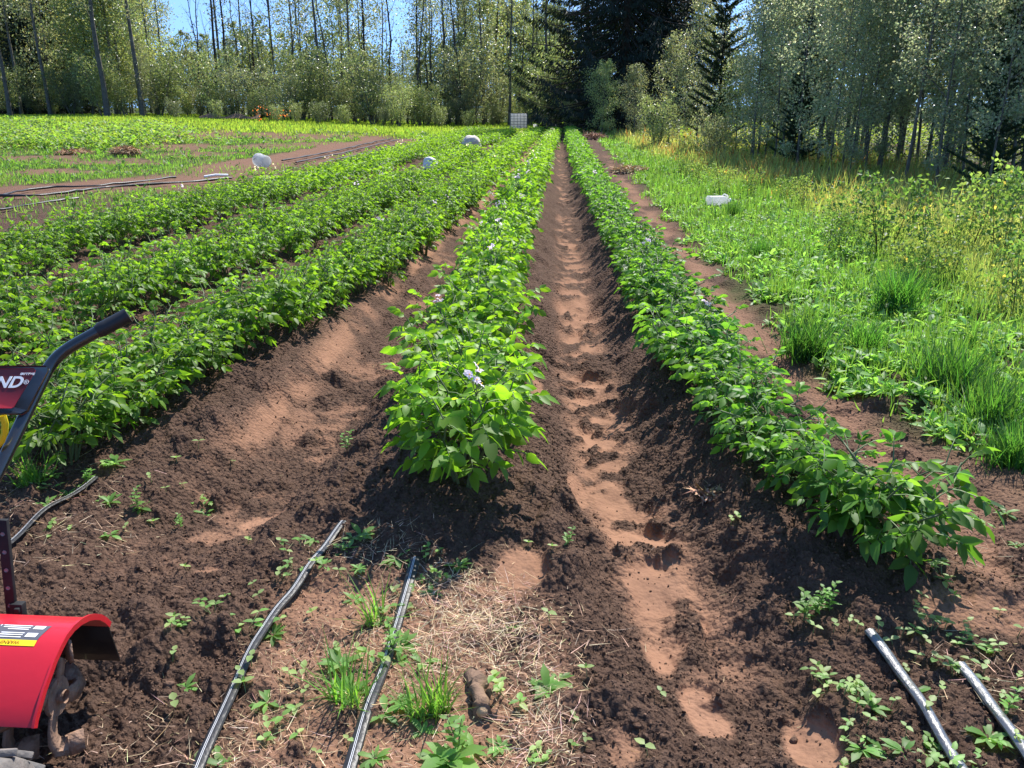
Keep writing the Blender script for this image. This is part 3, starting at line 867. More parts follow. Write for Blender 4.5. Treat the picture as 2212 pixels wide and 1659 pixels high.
# far tree line: tall trunks that rise above the willows (pixel column, distance, lean, kind)
L_GRP = 'tall thin trunks rising over the willows at the far side'
special = {
    235: ('aspen', 'thick pale aspen trunk leaning slightly, second bold trunk from the photo\'s left side', 1.5),
    310: ('aspen', 'thick pale aspen trunk standing where the dark wood opens to sky', 1.35),
    505: ('pole', 'thick dark trunk standing behind the orange leaves', 1.35),
    860: ('pole', 'thick dark trunk leaning right across open blue sky', 1.3),
    25: ('aspen', 'pale leaning aspen trunk at the photo\'s far left edge', 1.2)}
trunks = [(25, 66, -.10), (50, 70, -.02), (112, 68, 0), (235, 64, -.07), (262, 69, -.02), (310, 66, -.05), (340, 74, .02), (372, 76, 0), (437, 72, 0),
          (470, 71, -.03), (487, 75, -.02), (505, 70, 0), (540, 78, .02), (566, 72, 0), (590, 77, .03), (612, 72, -.05), (640, 74, .01), (655, 72, -.02), (700, 74, -.05),
          (733, 78, 0), (765, 73, -.02), (800, 76, .02), (832, 79, -.04), (860, 71, .11), (893, 74, .12), (905, 77, .05), (925, 75, .03), (948, 76, .10), (972, 78, .02),
          (985, 73, -.03), (1003, 79, .06), (1022, 76, -.04), (1045, 74, .01), (1072, 79, .07), (1100, 73, .09), (1122, 78, .05), (1142, 76, .03), (1165, 79, 0), (1180, 75, 0),
          (1196, 77, .02), (1212, 80, -.02), (1232, 76, 0), (1250, 82, .03), (1275, 84, 0)]
for i, (px, y, ln) in enumerate(trunks):
    if px in special:
        k, lab, s = special[px]
        plant(k, 'aspen_tree', lab, 'tree', tx(px, y), y, sc=s, sz=1.0, lean=(0, ln), group=None)
    elif i % 4 == 3 or px in (437, 832, 733, 925, 985):
        plant('dead', 'bare_tree', 'nearly leafless tree with forked thin branches against the sky', 'tree', tx(px, y), y, sc=rng.uniform(.95, 1.25), lean=(0, ln), group='bare forked trees of the far tree line')
    elif px < 350:
        plant('aspen', 'aspen_tree', 'slim pale aspen trunk among dark woods left of the open sky', 'tree', tx(px, y), y, sc=rng.uniform(.85, 1.15), lean=(0, ln), group='pale aspens of the dark wood')
    else:
        plant('pole' if i % 2 else 'aspen', 'aspen_tree', 'tall thin dark trunk with sparse high leaves above the willow line', 'tree', tx(px, y), y, sc=rng.uniform(.8, 1.1), lean=(0, ln + rng.normal(0, .015)), group=L_GRP)
for px in (452, 470, 528, 552, 580, 628, 668, 718, 752, 786, 815, 845, 880, 915, 940, 966, 995, 1030, 1062, 1110):
    y = rng.uniform(70, 80)
    plant('dead', 'bare_tree', 'nearly leafless tree with forked thin branches against the sky', 'tree', tx(px, y), y, sc=rng.uniform(.75, 1.1), lean=(rng.normal(0, .03), rng.normal(0, .05)), group='bare forked trees of the far tree line')
# leafy aspens behind, giving the broken pale green screen
for px in list(range(-40, 1260, 42)):
    y = rng.uniform(80, 92); p = px + rng.uniform(-14, 14)
    sky_gap = 350 < px < 420 or 430 < px < 480
    plant('birch', 'leafy_tree', 'pale green leafy tree filling the gaps between far trunks', 'tree', tx(p, y), y, sc=rng.uniform(.7, .95) if (350 < px < 1000) else rng.uniform(1.2, 1.6), group='pale leafy trees behind the far trunks')
for px in (-30, 0, 30, 60, 95, 120, 140, 165, 190, 205, 230, 255, 275, 290, 310, 330, 660, 745, 790, 930, 1005, 1045, 1085, 1120, 1150, 1185):
    y = rng.uniform(78, 86) if px > 340 else rng.uniform(68.5, 84)
    plant('birch', 'tall_leafy_tree', 'high grey green leafy crown reaching above the frame behind the far trunks', 'tree', tx(px, y), y, sc=rng.uniform(1.5, 1.95), group='high leafy crowns behind the far trunks')
# dark conifers in the left wood
for px, y, s in ((80, 74, .55), (150, 76, .6), (20, 80, .6), (-60, 76, .7)):
    plant('spruce', 'spruce_tree', 'dark spruce in the shaded wood at the far left of the field', 'tree', tx(px, y), y, sc=s, group='dark spruces of the left wood')
# willow and alder shrubs along the foot of the far line
for i, px in enumerate(list(range(-30, 1255, 31))):
    y = 68 + 3 * math.sin(px * .02) + rng.uniform(-1.5, 1.5); p = px + rng.uniform(-10, 10)
    s = rng.uniform(.45, 1.25) if px > 330 else rng.uniform(.6, .95)
    if 1080 < px < 1150: s = .55; y = 78
    if px < 330:
        plant('birch' if i % 2 else 'shrub', 'young_aspen', 'small leaved young aspen at the sunny foot of the left wood', 'tree', tx(p, y), y, sc=s * (.75 if i % 2 else 1.1), group='young aspens along the left wood')
    else:
        plant('shrub', 'willow_shrub', 'rounded pale green willow shrub along the far field edge', 'shrub', tx(p, y), y, sc=s * 1.1, group='willow shrubs along the far field edge')
for i, px in enumerate(range(350, 1240, 60)):
    y = 74 + rng.uniform(-2, 2)
    plant('shrub', 'tall_willow', 'taller willow with grey green top behind the front willows', 'shrub', tx(px + rng.uniform(-20, 20), y), y, sc=rng.uniform(.9, 1.75), group='taller willows behind the front willows')
for px, y, s in ((690, 63.5, .45), (745, 64, .38), (640, 63.5, .35), (830, 65, .4), (950, 66, .42), (1010, 66, .36), (600, 62.5, .3), (380, 64, .35), (470, 63, .33)):
    plant('shrub', 'low_willow', 'low round willow bush in front of the far tree line', 'shrub', tx(px, y), y, sc=s, group='low willow bushes at the field edge')

# spruces and their neighbours right of the rows
plant('spruce', 'great_spruce', 'huge dark spruce with drooping boughs beyond the ends of the rows', 'tree', tx(1345, 56), 56, sc=1.0, v=0)
plant('spruce', 'spruce_tree', 'tall dark spruce just behind the huge one, its right side neighbour', 'tree', tx(1425, 60), 60, sc=.95, v=1)
plant('spruce', 'spruce_tree', 'dark spruce on the left flank of the huge spruce, thinner and further back', 'tree', tx(1265, 66), 66, sc=.62, v=2)
plant('spruce', 'spruce_tree', 'dark spruce at the rear filling the shade behind the huge spruce', 'tree', tx(1380, 72), 72, sc=.9, v=1, rz=2)
plant('pine', 'pine_tree', 'young pine with upswept branch tips beside the gap of blue sky', 'tree', tx(1548, 31), 31, sc=.60, v=0)
plant('pine', 'pine_tree', 'young dark pine standing in front of the aspen thicket right of the sky gap', 'tree', tx(1722, 22.5), 22.5, sc=.33, v=1)
plant('pine', 'pine_tree', 'young pine at the right end of the aspen thicket, near the yellow bushes', 'tree', tx(2140, 15.5), 15.5, sc=.36, v=2)
for px, y, s, k, lab in ((1300, 47, .60, 'birch', 'shaded birch bush at the foot of the huge spruce'), (1370, 45, .52, 'birch', 'birch bush with glinting leaves right of the spruce foot'),
                         (1235, 60, .6, 'shrub', 'dark bush beside the row ends left of the spruce'), (1445, 35, .52, 'birch', 'sunlit yellow green willow left of the young pine'),
                         (1505, 37, .72, 'birch', 'tall willow close behind the sunlit yellow green one'), (1590, 29, .50, 'birch', 'silvery green birch bush below the young pine'),
                         (1655, 27, .52, 'birch', 'silvery birch bush right below the gap of sky'), (1420, 33, .45, 'shrub', 'low dark bush at the grass edge by the yellow green willow'),
                         (1540, 26, .42, 'shrub', 'low bush with rusty grass before it under the young pine')):
    plant(k, 'birch_bush', lab, 'tree', tx(px, y), y, sc=s)
# a dark leafed tree and a leaning pale trunk above the thicket
plant('aspen', 'aspen_tree', 'dark crowned tree with bare lower branches right of the sky gap', 'tree', tx(1690, 33), 33, sc=.8, v=1)
plant('aspen', 'aspen_tree', 'pale bare trunk leaning right over the top of the aspen thicket', 'tree', tx(1800, 30), 30, sc=.8, v=3, lean=(0, .16))
# aspen thicket on the right
r_ = np.random.default_rng(55)
k = 0
tries = 0
placed = []
while k < 74 and tries < 4000:
    tries += 1
    y = r_.uniform(12.5, 34) if k > 30 else r_.uniform(12.5, 24)
    e = float(edge_t(y)) + .7 + max(0, 13.5 - y) * .8
    x = e + (r_.random() ** 1.3) * (9.5 if y < 22 else 7)
    if abs(x) > y * .66 + 1.0: continue
    if y > 27 and x < tx(1640, y): continue
    if any((x - a) ** 2 + (y - b) ** 2 < .45 for a, b in placed): continue
    placed.append((x, y)); depth_in = x - e
    sc = min(1.15, .62 + .10 * depth_in + .012 * (y - 12)) * r_.uniform(.9, 1.1)
    front = depth_in < 1.2
    plant('sapling', 'aspen_sapling', 'slender grey aspen at the front of the thicket right of the grass' if front else 'slender grey aspen deeper inside the thicket right of the grass', 'tree', x, y, sc=sc, lean=(r_.normal(0, .03), r_.normal(0, .03)),
          group='front aspens of the right thicket' if front else 'inner aspens of the right thicket')
    k += 1
# yellowing rose and willow bushes in the long grass
bl = [(1905, 560, 1.0, 'tall thin bush with pale leaf sprays standing alone in the long grass'), (1960, 640, .62, 'small bush with bare stem base below the tall thin bush'),
      (2010, 575, .75, 'green yellow bush left of the two yellowest bushes'), (2085, 560, .95, 'bush with yellow turning leaves in front of the dark thicket'),
      (2160, 590, .95, 'yellow leaved bush near the photo\'s right border'), (2190, 680, .7, 'bush with one dark leaning stem in straw yellow grass'),
      (2040, 640, .55, 'low dense bush between the straw grass and the yellow bushes'), (1825, 520, .7, 'pale bush in the grass short of the thicket'),
      (1735, 455, .55, 'dark small bush standing in the rusty grass'), (1790, 560, .5, 'low grey green bush at the grass and weed border'),
      (1690, 440, .5, 'small grey green bush farther along the weed border'), (1500, 400, .6, 'tall weed clump by the path end, greyish leaves'),
      (1475, 385, .55, 'dark upright weed clump near the straw heap'), (1560, 425, .55, 'broad greyish weed clump behind the white jug'), (1620, 430, .5, 'greyish weed clump right of the white jug')]
for i, (px, py, s, lab) in enumerate(bl):
    x, y = at_px(px, py)
    plant('bush', 'bush', lab, 'bush', x, y, sc=s * .70, v=i, sink=.02)

# the wood floor and the wood behind, one mass
def mass():
    g = Geo()
    r = np.random.default_rng(77)
    def right(x, y): return sstep(.0, 1.6, x - edge_t(y)) * sstep(10, 12, y)
    x, y, R = scatter(26000, 11, 60, 0, 36, right, 1.2, 31)
    n = len(x); z = heights(x, y)
    deep = np.clip((x - edge_t(y)) / 4, 0, 1)
    P = np.stack([x, y, z + r.random(n) * (.25 + .45 * deep)], 1)
    s = r.uniform(.06, .11, n) * np.maximum(1, R / 22)
    g.add(*leaves(P, r.normal(0, 1, (n, 3)) * [1, 1, .5], r.normal(0, .4, (n, 3)) + [0, 0, 1], s, s * .6, mixcol(r.random(n), (.10, .16, .035), (.17, .22, .05)), .2, LEAF_LO, .2, r))
    o = obj('undergrowth', g.mesh('undergrowth', M_WEED))
    tag(o, 'low sunlit leafy undergrowth on the floor of the aspen thicket', 'undergrowth', kind='stuff')
    g = Geo()
    # leafy wood far behind everything: clumps of leaves at many heights
    nc = 1150
    a = np.radians(r.uniform(-38, 38, nc)); d = r.uniform(88, 120, nc)
    cx_, cy_ = d * np.sin(a), d * np.cos(a)
    left_open = (a > math.radians(-26)) & (a < math.radians(2))
    ch = np.where(left_open, r.uniform(.5, 6.5, nc), r.uniform(.5, 13, nc))
    # clearing of sky between the great spruce and the thicket
    gap = (a > math.radians(15.2)) & (a < math.radians(17.2))
    ch = np.where(gap, np.minimum(ch, 5.5), ch)
    ch[:330] = r.uniform(.2, 2.6, 330)
    m = 110
    P = np.repeat(np.stack([cx_, cy_, ch + base_z(cx_, cy_)], 1), m, 0) + r.normal(0, 1, (nc * m, 3)) * [1.5, 1.5, 1.3]
    P[:, 2] = np.maximum(P[:, 2], .3)
    n = len(P); s = r.uniform(.16, .30, n)
    cc = np.repeat(mixcol(r.random(nc), (.055, .085, .03), (.10, .13, .055)), m, 0)
    g.add(*leaves(P, r.normal(0, 1, (n, 3)), r.normal(0, 1, (n, 3)) + [0, 0, .5], s, s * .7, cc, .15, LEAF_LO, .15, r))
    o = obj('far_wood', g.mesh('far_wood', M_TREE))
    tag(o, 'hazy mass of leafy woodland behind the far tree line', 'woodland', kind='stuff')
mass()
# ---------------------------------------------------------------- small mesh-building helpers for made things
def box_geo(c, s, R=None):
    v = np.array([(x, y, z) for x in (-.5, .5) for y in (-.5, .5) for z in (-.5, .5)]) * np.array(s)
    if R is not None: v = v @ np.array(R).T
    f = np.array([(0, 1, 3, 2), (4, 6, 7, 5), (0, 4, 5, 1), (2, 3, 7, 6), (0, 2, 6, 4), (1, 5, 7, 3)])
    return v + np.array(c), f

class Hard(Geo):
    def box(s, c, sz, R=None): s.add(*box_geo(c, sz, R), (.5, .5, .5)); return s
    def tube(s, P, R, k=10): s.add(*tube(P, R, (.5, .5, .5), k)); return s
    def lathe(s, prof, c=(0, 0, 0), k=24, R=None):
        prof = np.array(prof, float); m = len(prof)
        a = np.linspace(0, 2 * PI, k, endpoint=False)
        V = np.stack([prof[:, 0][:, None] * np.cos(a), prof[:, 0][:, None] * np.sin(a), np.repeat(prof[:, 1][:, None], k, 1)], -1).reshape(-1, 3)
        if R is not None: V = V @ np.array(R).T
        F = [(i * k + j, i * k + (j + 1) % k, (i + 1) * k + (j + 1) % k, (i + 1) * k + j) for i in range(m - 1) for j in range(k)]
        s.add(V + np.array(c), F, (.5, .5, .5)); return s
    def make(s, name, mat, parent, smooth=True, bevel=0.0):
        V, T, C = s.arrays()
        me = new_mesh(name, V, T, None, mat, False)
        o = obj(name, me, parent)
        if smooth:
            import bmesh
            bm = bmesh.new(); bm.from_mesh(me); bmesh.ops.remove_doubles(bm, verts=bm.verts, dist=1e-5)
            bmesh.ops.recalc_face_normals(bm, faces=bm.faces)
            for f in bm.faces: f.smooth = True
            for e in bm.edges:
                if len(e.link_faces) == 2 and e.calc_face_angle(0) > .6: e.smooth = False
            bm.to_mesh(me); bm.free()
        if bevel:
            b = o.modifiers.new('bevel', 'BEVEL'); b.width = bevel; b.segments = 2; b.limit_method = 'ANGLE'
        return o

def Rx(a): return np.array(Matrix.Rotation(a, 3, 'X'))
def Ry(a): return np.array(Matrix.Rotation(a, 3, 'Y'))
def Rz(a): return np.array(Matrix.Rotation(a, 3, 'Z'))

M_RED = plain_mat('red_paint', (.62, .012, .025), .38, noise=.18, nscale=5, spec=.5, coat=.3, bump=.05, bscale=40)
M_REDP = plain_mat('red_panel', (.22, .008, .016), .45, noise=.15, nscale=12)
M_BLACK = plain_mat('black_paint', (.012, .012, .014), .30, noise=.3, nscale=30, spec=.7, bump=.06, bscale=200, coat=.6)
M_MATTE = plain_mat('dull_black_steel', (.025, .025, .027), .75, noise=.4, nscale=30, spec=.25)
M_RUBBER = plain_mat('black_rubber', (.018, .018, .019), .5, spec=.5, noise=.2, nscale=30)
M_TYRE = plain_mat('dusty_tyre', (.10, .095, .09), .8, noise=.55, nscale=14, col2=(.24, .20, .17), bump=.5, bscale=60)
M_STEEL = plain_mat('soil_caked_steel', (.16, .10, .07), .75, noise=.6, nscale=25, col2=(.34, .20, .13), bump=.8, bscale=70)
M_WHITE = plain_mat('white_plastic', (.80, .80, .79), .45, noise=.08, nscale=10, bump=.1, bscale=15)
def let_through(m, f):
    nt = m.node_tree; o = next(n for n in nt.nodes if n.type == 'OUTPUT_MATERIAL'); s_ = o.inputs[0].links[0].from_socket
    t_ = nt.nodes.new('ShaderNodeBsdfTranslucent'); t_.inputs[0].default_value = (.9, .9, .88, 1); x_ = nt.nodes.new('ShaderNodeMixShader'); x_.inputs[0].default_value = f
    nt.links.new(s_, x_.inputs[1]); nt.links.new(t_.outputs[0], x_.inputs[2]); nt.links.new(x_.outputs[0], o.inputs[0])
let_through(M_WHITE, .7)
M_HOSE2 = plain_mat('sunlit_drip_tape', (.10, .10, .105), .42, spec=1.0, noise=.4, nscale=14, col2=(.05, .045, .04), bump=.35, bscale=70, coat=.9)  # lit copy of drip_tape: sun sheen lifted into a greyer base, plus gloss
M_WHITE2 = plain_mat('printed_white', (.80, .80, .80), .6)
M_YEL = plain_mat('yellow_label', (.80, .60, .01), .5)
M_STICK = plain_mat('label_grey', (.10, .10, .12), .45)
M_HOSE = plain_mat('drip_tape', (.014, .014, .016), .45, spec=.45, noise=.4, nscale=18, col2=(.04, .035, .03), bump=.3, bscale=60)
M_CAGE = plain_mat('cage_steel', (.16, .17, .19), .4, metal=.6)
M_ROCK = plain_mat('pale_stone', (.74, .66, .56), .8, noise=.3, nscale=9, bump=.5, bscale=25)
M_WSTONE = plain_mat('white_stone_face', (.86, .84, .80), .8, noise=.15, nscale=9, bump=.4, bscale=25)
M_WOOD = plain_mat('weathered_wood', (.27, .165, .105), .9, noise=.5, nscale=12, bump=.7, bscale=50)
M_INNER = plain_mat('pale_inner_wood', (.55, .36, .20), .9, noise=.4, nscale=40, bump=.6, bscale=80)
M_ORANGE = plain_mat('orange_netting', (.85, .16, .03), .6, noise=.2, nscale=10)

def text_part(name, body, size, mat, parent, origin, xdir, ydir, shear=0.0, bold=0.0):
    cu = bpy.data.curves.new(name, 'FONT'); cu.body = body; cu.size = size; cu.shear = shear; cu.extrude = .0006; cu.offset = bold
    cu.materials.append(mat)
    tmp = bpy.data.objects.new('tmp', cu); COL.objects.link(tmp)
    me = bpy.data.meshes.new_from_object(tmp.evaluated_get(bpy.context.evaluated_depsgraph_get()))
    bpy.data.objects.remove(tmp)
    if not me.materials: me.materials.append(mat)
    o = bpy.data.objects.new(name, me); COL.objects.link(o); o.parent = parent
    x = Vector(xdir).normalized(); y = Vector(ydir); y = (y - y.dot(x) * x).normalized(); z = x.cross(y)
    m = Matrix((x, y, z)).transposed().to_4x4(); m.translation = Vector(origin)
    o.matrix_local = m
    return o

# ---------------------------------------------------------------- the tiller
def build_tiller():
    t = thing('garden_tiller', 'red rear tine garden tiller with black handlebar, cut by the photo\'s left edge', 'tiller', (0, 0, 0))
    rim_px = [(77, 1573), (80, 1556), (88, 1527), (98, 1492), (110, 1459), (121, 1428), (134, 1400), (146, 1377), (160, 1359), (176, 1345), (194, 1336), (206, 1334), (217, 1335), (228, 1341), (238, 1351)]
    X0 = -1.1
    def onx(px, py, X):
        d = ray_dir(px, py); k = X / d[0]; return np.array([X, d[1] * k, CAM_H + d[2] * k])
    rim = np.array([onx(a, b, X0) for a, b in rim_px])
    ext = np.array([-1, .035, .022])
    tan = norm(np.gradient(rim, axis=0)); nor = np.stack([np.zeros(len(rim)), -tan[:, 2], tan[:, 1]], 1)
    if nor[7][2] < 0: nor = -nor
    th = .004
    g = Hard()
    n = len(rim); W = .62
    secs = []
    ss = np.linspace(0, W, 14)
    for s in ss: secs.append(rim + ext * s)
    V = np.concatenate(secs); m = len(ss)
    F = [(i * n + j, i * n + j + 1, (i + 1) * n + j + 1, (i + 1) * n + j) for i in range(m - 1) for j in range(n - 1)]
    Vi = V - np.tile(nor, (m, 1)) * th
    F2 = [tuple(q + len(V) for q in f[::-1]) for f in F]
    edge = [(j, j + 1, j + 1 + len(V), j + len(V)) for j in range(n - 1)]
    front = [(i * n, (i + 1) * n, (i + 1) * n + len(V), i * n + len(V)) for i in range(m - 1)]
    back = [(i * n + n - 1, (i + 1) * n + n - 1, (i + 1) * n + n - 1 + len(V), i * n + n - 1 + len(V)) for i in range(m - 1)]
    g.add(np.concatenate([V, Vi]), F + F2 + edge + front + back, (.5,) * 3)
    hood = g.make('hood', M_RED, t)
    # raised lip along the open end of the hood, folded outward
    lip = Hard()
    a = rim + [.001, 0, 0]; b = rim + nor * .010 + [.001, 0, 0]; c = b + [-.006, 0, 0]; d = rim + nor * .0005 + [-.008, 0, 0]
    n_ = len(rim); VV = np.concatenate([a - nor * .006, b, c, d])
    lip.add(VV, [(k * n_ + j, k * n_ + j + 1, (k + 1) * n_ + j + 1, (k + 1) * n_ + j) for k in range(3) for j in range(n_ - 1)], (.5,) * 3)
    lip.make('hood_lip', M_RED, hood)
    # hinged flap at the rear
    fl = Hard(); p0, p1 = rim[-1], onx(264, 1425, X0)
    V = []
    for s in (0.004, W):
        for q in (p0, p1):
            V += [q + ext * s, q + ext * s + [0, -.004, -.002]]
    fl.add(np.array(V), [(0, 2, 6, 4), (1, 5, 7, 3), (0, 1, 3, 2), (4, 6, 7, 5), (2, 3, 7, 6), (0, 4, 5, 1)], (.5,) * 3)
    fl.make('rear_flap', M_BLACK, t)
    # rivet line / weld seam across the hood near its open end
    # sticker printed with rows of small type
    def S(u, s):   # u: along the profile 0..n-1
        p = np.array([np.interp(u, range(n), rim[:, k]) for k in range(3)]) + ext * s
        nn = np.array([np.interp(u, range(n), nor[:, k]) for k in range(3)])
        return p, nn
    def proj(p):
        dep = p[1] * math.cos(PITCH) + (CAM_H - p[2]) * math.sin(PITCH)
        v = ((CAM_H - p[2]) * math.cos(PITCH) - p[1] * math.sin(PITCH)) / dep
        return p[0] / dep * F_PX + CX, v * F_PX + CY
    def find(px, py):
        best = (1e9, 0, 0)
        for u in np.linspace(2, n - 2, 61):
            for s in np.linspace(0, .55, 56):
                q = proj(S(u, s)[0]); e = (q[0] - px) ** 2 + (q[1] - py) ** 2
                if e < best[0]: best = (e, u, s)
        return best[1:]
    u_top, s_tr = find(112, 1353); u_bot, s_br = find(83, 1386); u_yel, s_yr = find(77, 1396)
    _, s_l = find(2, 1350)
    s_l = s_l + .07
    def quad(name, mat, parent, ua, ub, sa, sb, off, sc=None, sd=None):
        """patch on the hood from profile ua..ub; sa,sb at ua; sc,sd at ub"""
        sc = sa if sc is None else sc; sd = sb if sd is None else sd
        g_ = Hard(); K = 6; V = []
        for i in range(K):
            f = i / (K - 1); u = ua + (ub - ua) * f
            for s in (sa + (sc - sa) * f, sb + (sd - sb) * f):
                p, nn = S(u, s); V.append(p + nn * off)
        g_.add(np.array(V), [(2 * i, 2 * i + 1, 2 * i + 3, 2 * i + 2) for i in range(K - 1)], (.5,) * 3)
        return g_, V
    g_, _ = quad('x', None, None, u_top, u_bot, s_tr, s_l, .0012, s_br, s_l)
    st = g_.make('warning_sticker', M_STICK, hood)
    g_, _ = quad('x', None, None, u_bot, u_yel, s_br, s_l, .0014, s_yr, s_l)
    g_.make('yellow_strip', M_YEL, st)
    wh = Hard(); r = np.random.default_rng(3)
    def edge_s(f): return s_tr + (s_br - s_tr) * f
    def patch(f0, f1, a0, a1):
        u0, u1 = u_top + (u_bot - u_top) * f0, u_top + (u_bot - u_top) * f1
        V = []
        for u, f in ((u0, f0), (u1, f1)):
            for aa in (a0, a1):
                p, nn = S(u, edge_s(f) + aa); V.append(p + nn * .0022)
        wh.add(np.array(V), [(0, 1, 3, 2)], (.5,) * 3)
    for k, (o_, w_) in enumerate(((.006, .115), (.130, .115), (.254, .12))):
        for q in range(7):
            f0 = .05 + q * .13
            if q in (3,): continue
            patch(f0, f0 + .055, o_ + .040, o_ + w_ - .028 * r.random())
        patch(.06, .30, o_ + .005, o_ + .032); patch(.58, .84, o_ + .005, o_ + .032)
        patch(.02, .98, o_ + w_ + .004, o_ + w_ + .006)
    wh.make('printed_lines', M_WHITE2, st, smooth=False)
    p, nn = S(u_yel - .12 * (u_yel - u_bot), s_yr + .040)
    p2, _ = S(u_bot + .2 * (u_yel - u_bot), s_yr + .040)
    p3, _ = S(u_yel - .12 * (u_yel - u_bot), s_yr + .09)
    up = p - p2
    text_part('lettering', 'WARNING', .013, plain_mat('dark_orange_ink', (.45, .20, .01), .6), st, Vector(p2 + nn * .0022), Vector(p3 - p), Vector(up))
    # handlebar
    H = [px_y(-150, 1330, 1.95), px_y(-60, 1130, 2.16), px_y(0, 1010, 2.30), px_y(60, 885, 2.46), px_y(96, 812, 2.55), px_y(108, 786, 2.585), px_y(124, 768, 2.605), px_y(146, 752, 2.62), px_y(215, 714, 2.67), px_y(262, 690, 2.70)]
    g = Hard(); Hn = np.array([list(p) for p in H])
    tt = np.concatenate([[0], np.cumsum(np.linalg.norm(np.diff(Hn, axis=0), axis=1))])
    q = np.linspace(0, tt[-1], 50); sm = np.stack([np.interp(q, tt, Hn[:, k]) for k in range(3)], 1)
    for _ in range(3): sm[1:-1] = (sm[:-2] + sm[1:-1] + sm[2:]) / 3
    g.tube(sm, .0195, 14).make('handlebar', M_BLACK, t)
    g = Hard(); a, b = Hn[8] - (Hn[9] - Hn[8]) * .10, px_y(277, 681, 2.715)
    gp = np.linspace(a, np.array(list(b)), 8)
    g.tube(gp, np.array([.0215, .0255, .0245, .0250, .0245, .0250, .0245, .0262]), 18).make('grip', M_RUBBER, t)
    # far bar on the other side, out of the photograph
    g = Hard(); g.tube(sm + np.array([-.62, .02, 0]) + np.linspace(0, 1, 50)[:, None] * [[.0, 0, 0]], .0195, 12).make('handlebar', M_BLACK, t)
    g = Hard(); g.tube(gp + np.array([-.62, .02, 0]), .025, 14).make('grip', M_RUBBER, t)
    # control panel between the bars
    def plate(name, mat, parent, pts, y0, y1, off, thick):
        P = np.array([list(px_y(a_, b_, y0 + (y1 - y0) * (b_ - 796) / 103)) for a_, b_ in pts])
        nn = norm(np.cross(P[1] - P[0], P[-1] - P[0]))
        if nn[1] > 0: nn = -nn
        A = P + nn * off; B = A - nn * thick; k = len(P)
        g_ = Hard(); cen = list(range(k))
        fs = [(0, i, i + 1) for i in range(1, k - 1)] + [(k, k + i + 1, k + i) for i in range(1, k - 1)]
        sd = []
        for i in range(k): j = (i + 1) % k; sd += [(i, j, k + j), (i, k + j, k + i)]
        g_.add(np.concatenate([A, B]), fs + sd, (.5,) * 3)
        return g_.make(name, mat, parent, smooth=False), P, nn
    pan, P, nn = plate('control_panel', M_BLACK, t, [(-330, 796), (104, 796), (110, 800), (110, 808), (66, 892), (52, 899), (-330, 899)], 2.545, 2.43, .022, .012)
    red, P2, nn = plate('red_face', M_REDP, pan, [(-320, 802), (82, 803), (86, 807), (40, 886), (34, 889), (-320, 889)], 2.545, 2.43, .026, .002)
    def on_panel(px, py):
        d = ray_dir(px, py); o_ = np.array([0, 0, CAM_H]); p0_ = P2[0] + nn * .0275
        k_ = np.dot(p0_ - o_, nn) / np.dot(d, nn); return o_ + d * k_
    xa, xb = on_panel(-14, 837), on_panel(46, 837); hgt = np.linalg.norm(on_panel(0, 837) - on_panel(0, 814))
    text_part('lettering', 'ND', hgt / .70, M_WHITE2, red, xa, xb - xa, on_panel(0, 814) - on_panel(0, 837), .25, hgt * .035)
    xr = on_panel(50, 830)
    text_part('lettering', '\u00ae', hgt * .55, M_WHITE2, red, xr, xb - xa, on_panel(0, 814) - on_panel(0, 837))
    xs = on_panel(43, 810)
    text_part('lettering', 'SRTT196E', .0105, M_WHITE2, red, xs, xb - xa, on_panel(0, 814) - on_panel(0, 837), .2, .0004)
    # yellow cable guard glimpsed below the panel
    g = Hard(); g.tube([list(px_y(a_, b_, 2.33)) for a_, b_ in ((6, 898), (11, 915), (10, 935), (4, 952), (-8, 965))], .010, 8).make('cable_guard', M_YEL, t)
    # depth bar with punched holes
    A, B = np.array(list(px_y(6, 1122, 2.02))), np.array(list(px_y(27, 1330, 1.99)))
    c = (A + B) / 2; d = B - A; L = np.linalg.norm(d); z = d / L; x = norm(np.cross([0, 1., 0], z)); y = np.cross(z, x); R = np.stack([x, y, z], 1)
    bar = Hard().box(c, (.026, .014, L), R).make('depth_bar', M_MATTE, t, False, .001)
    ho = Hard()
    for k_ in range(5):
        p_ = A + d * (.14 + .185 * k_) - y * .0072 * np.sign(y[1])
        Rh = np.stack([x, z, -y * np.sign(y[1])], 1)
        ho.lathe([(0, 0), (.0045, 0), (.0055, .0015), (.006, -.001)], p_, 12, Rh)
    ho.make('pin_holes', plain_mat('hole_edge', (.20, .20, .20), .5), bar)
    Hard().box(B + [.022, -.004, .018], (.034, .024, .05), R).box(B + [.03, -.018, .03], (.014, .014, .014)).make('clamp', M_MATTE, t, False, .002)
    # tine rotor
    cy, cz = 1.765, .165
    Hard().tube([(-1.145, cy, cz), (-1.3, cy, cz), (-1.70, cy, cz)], .017, 12).make('tine_shaft', M_STEEL, t)
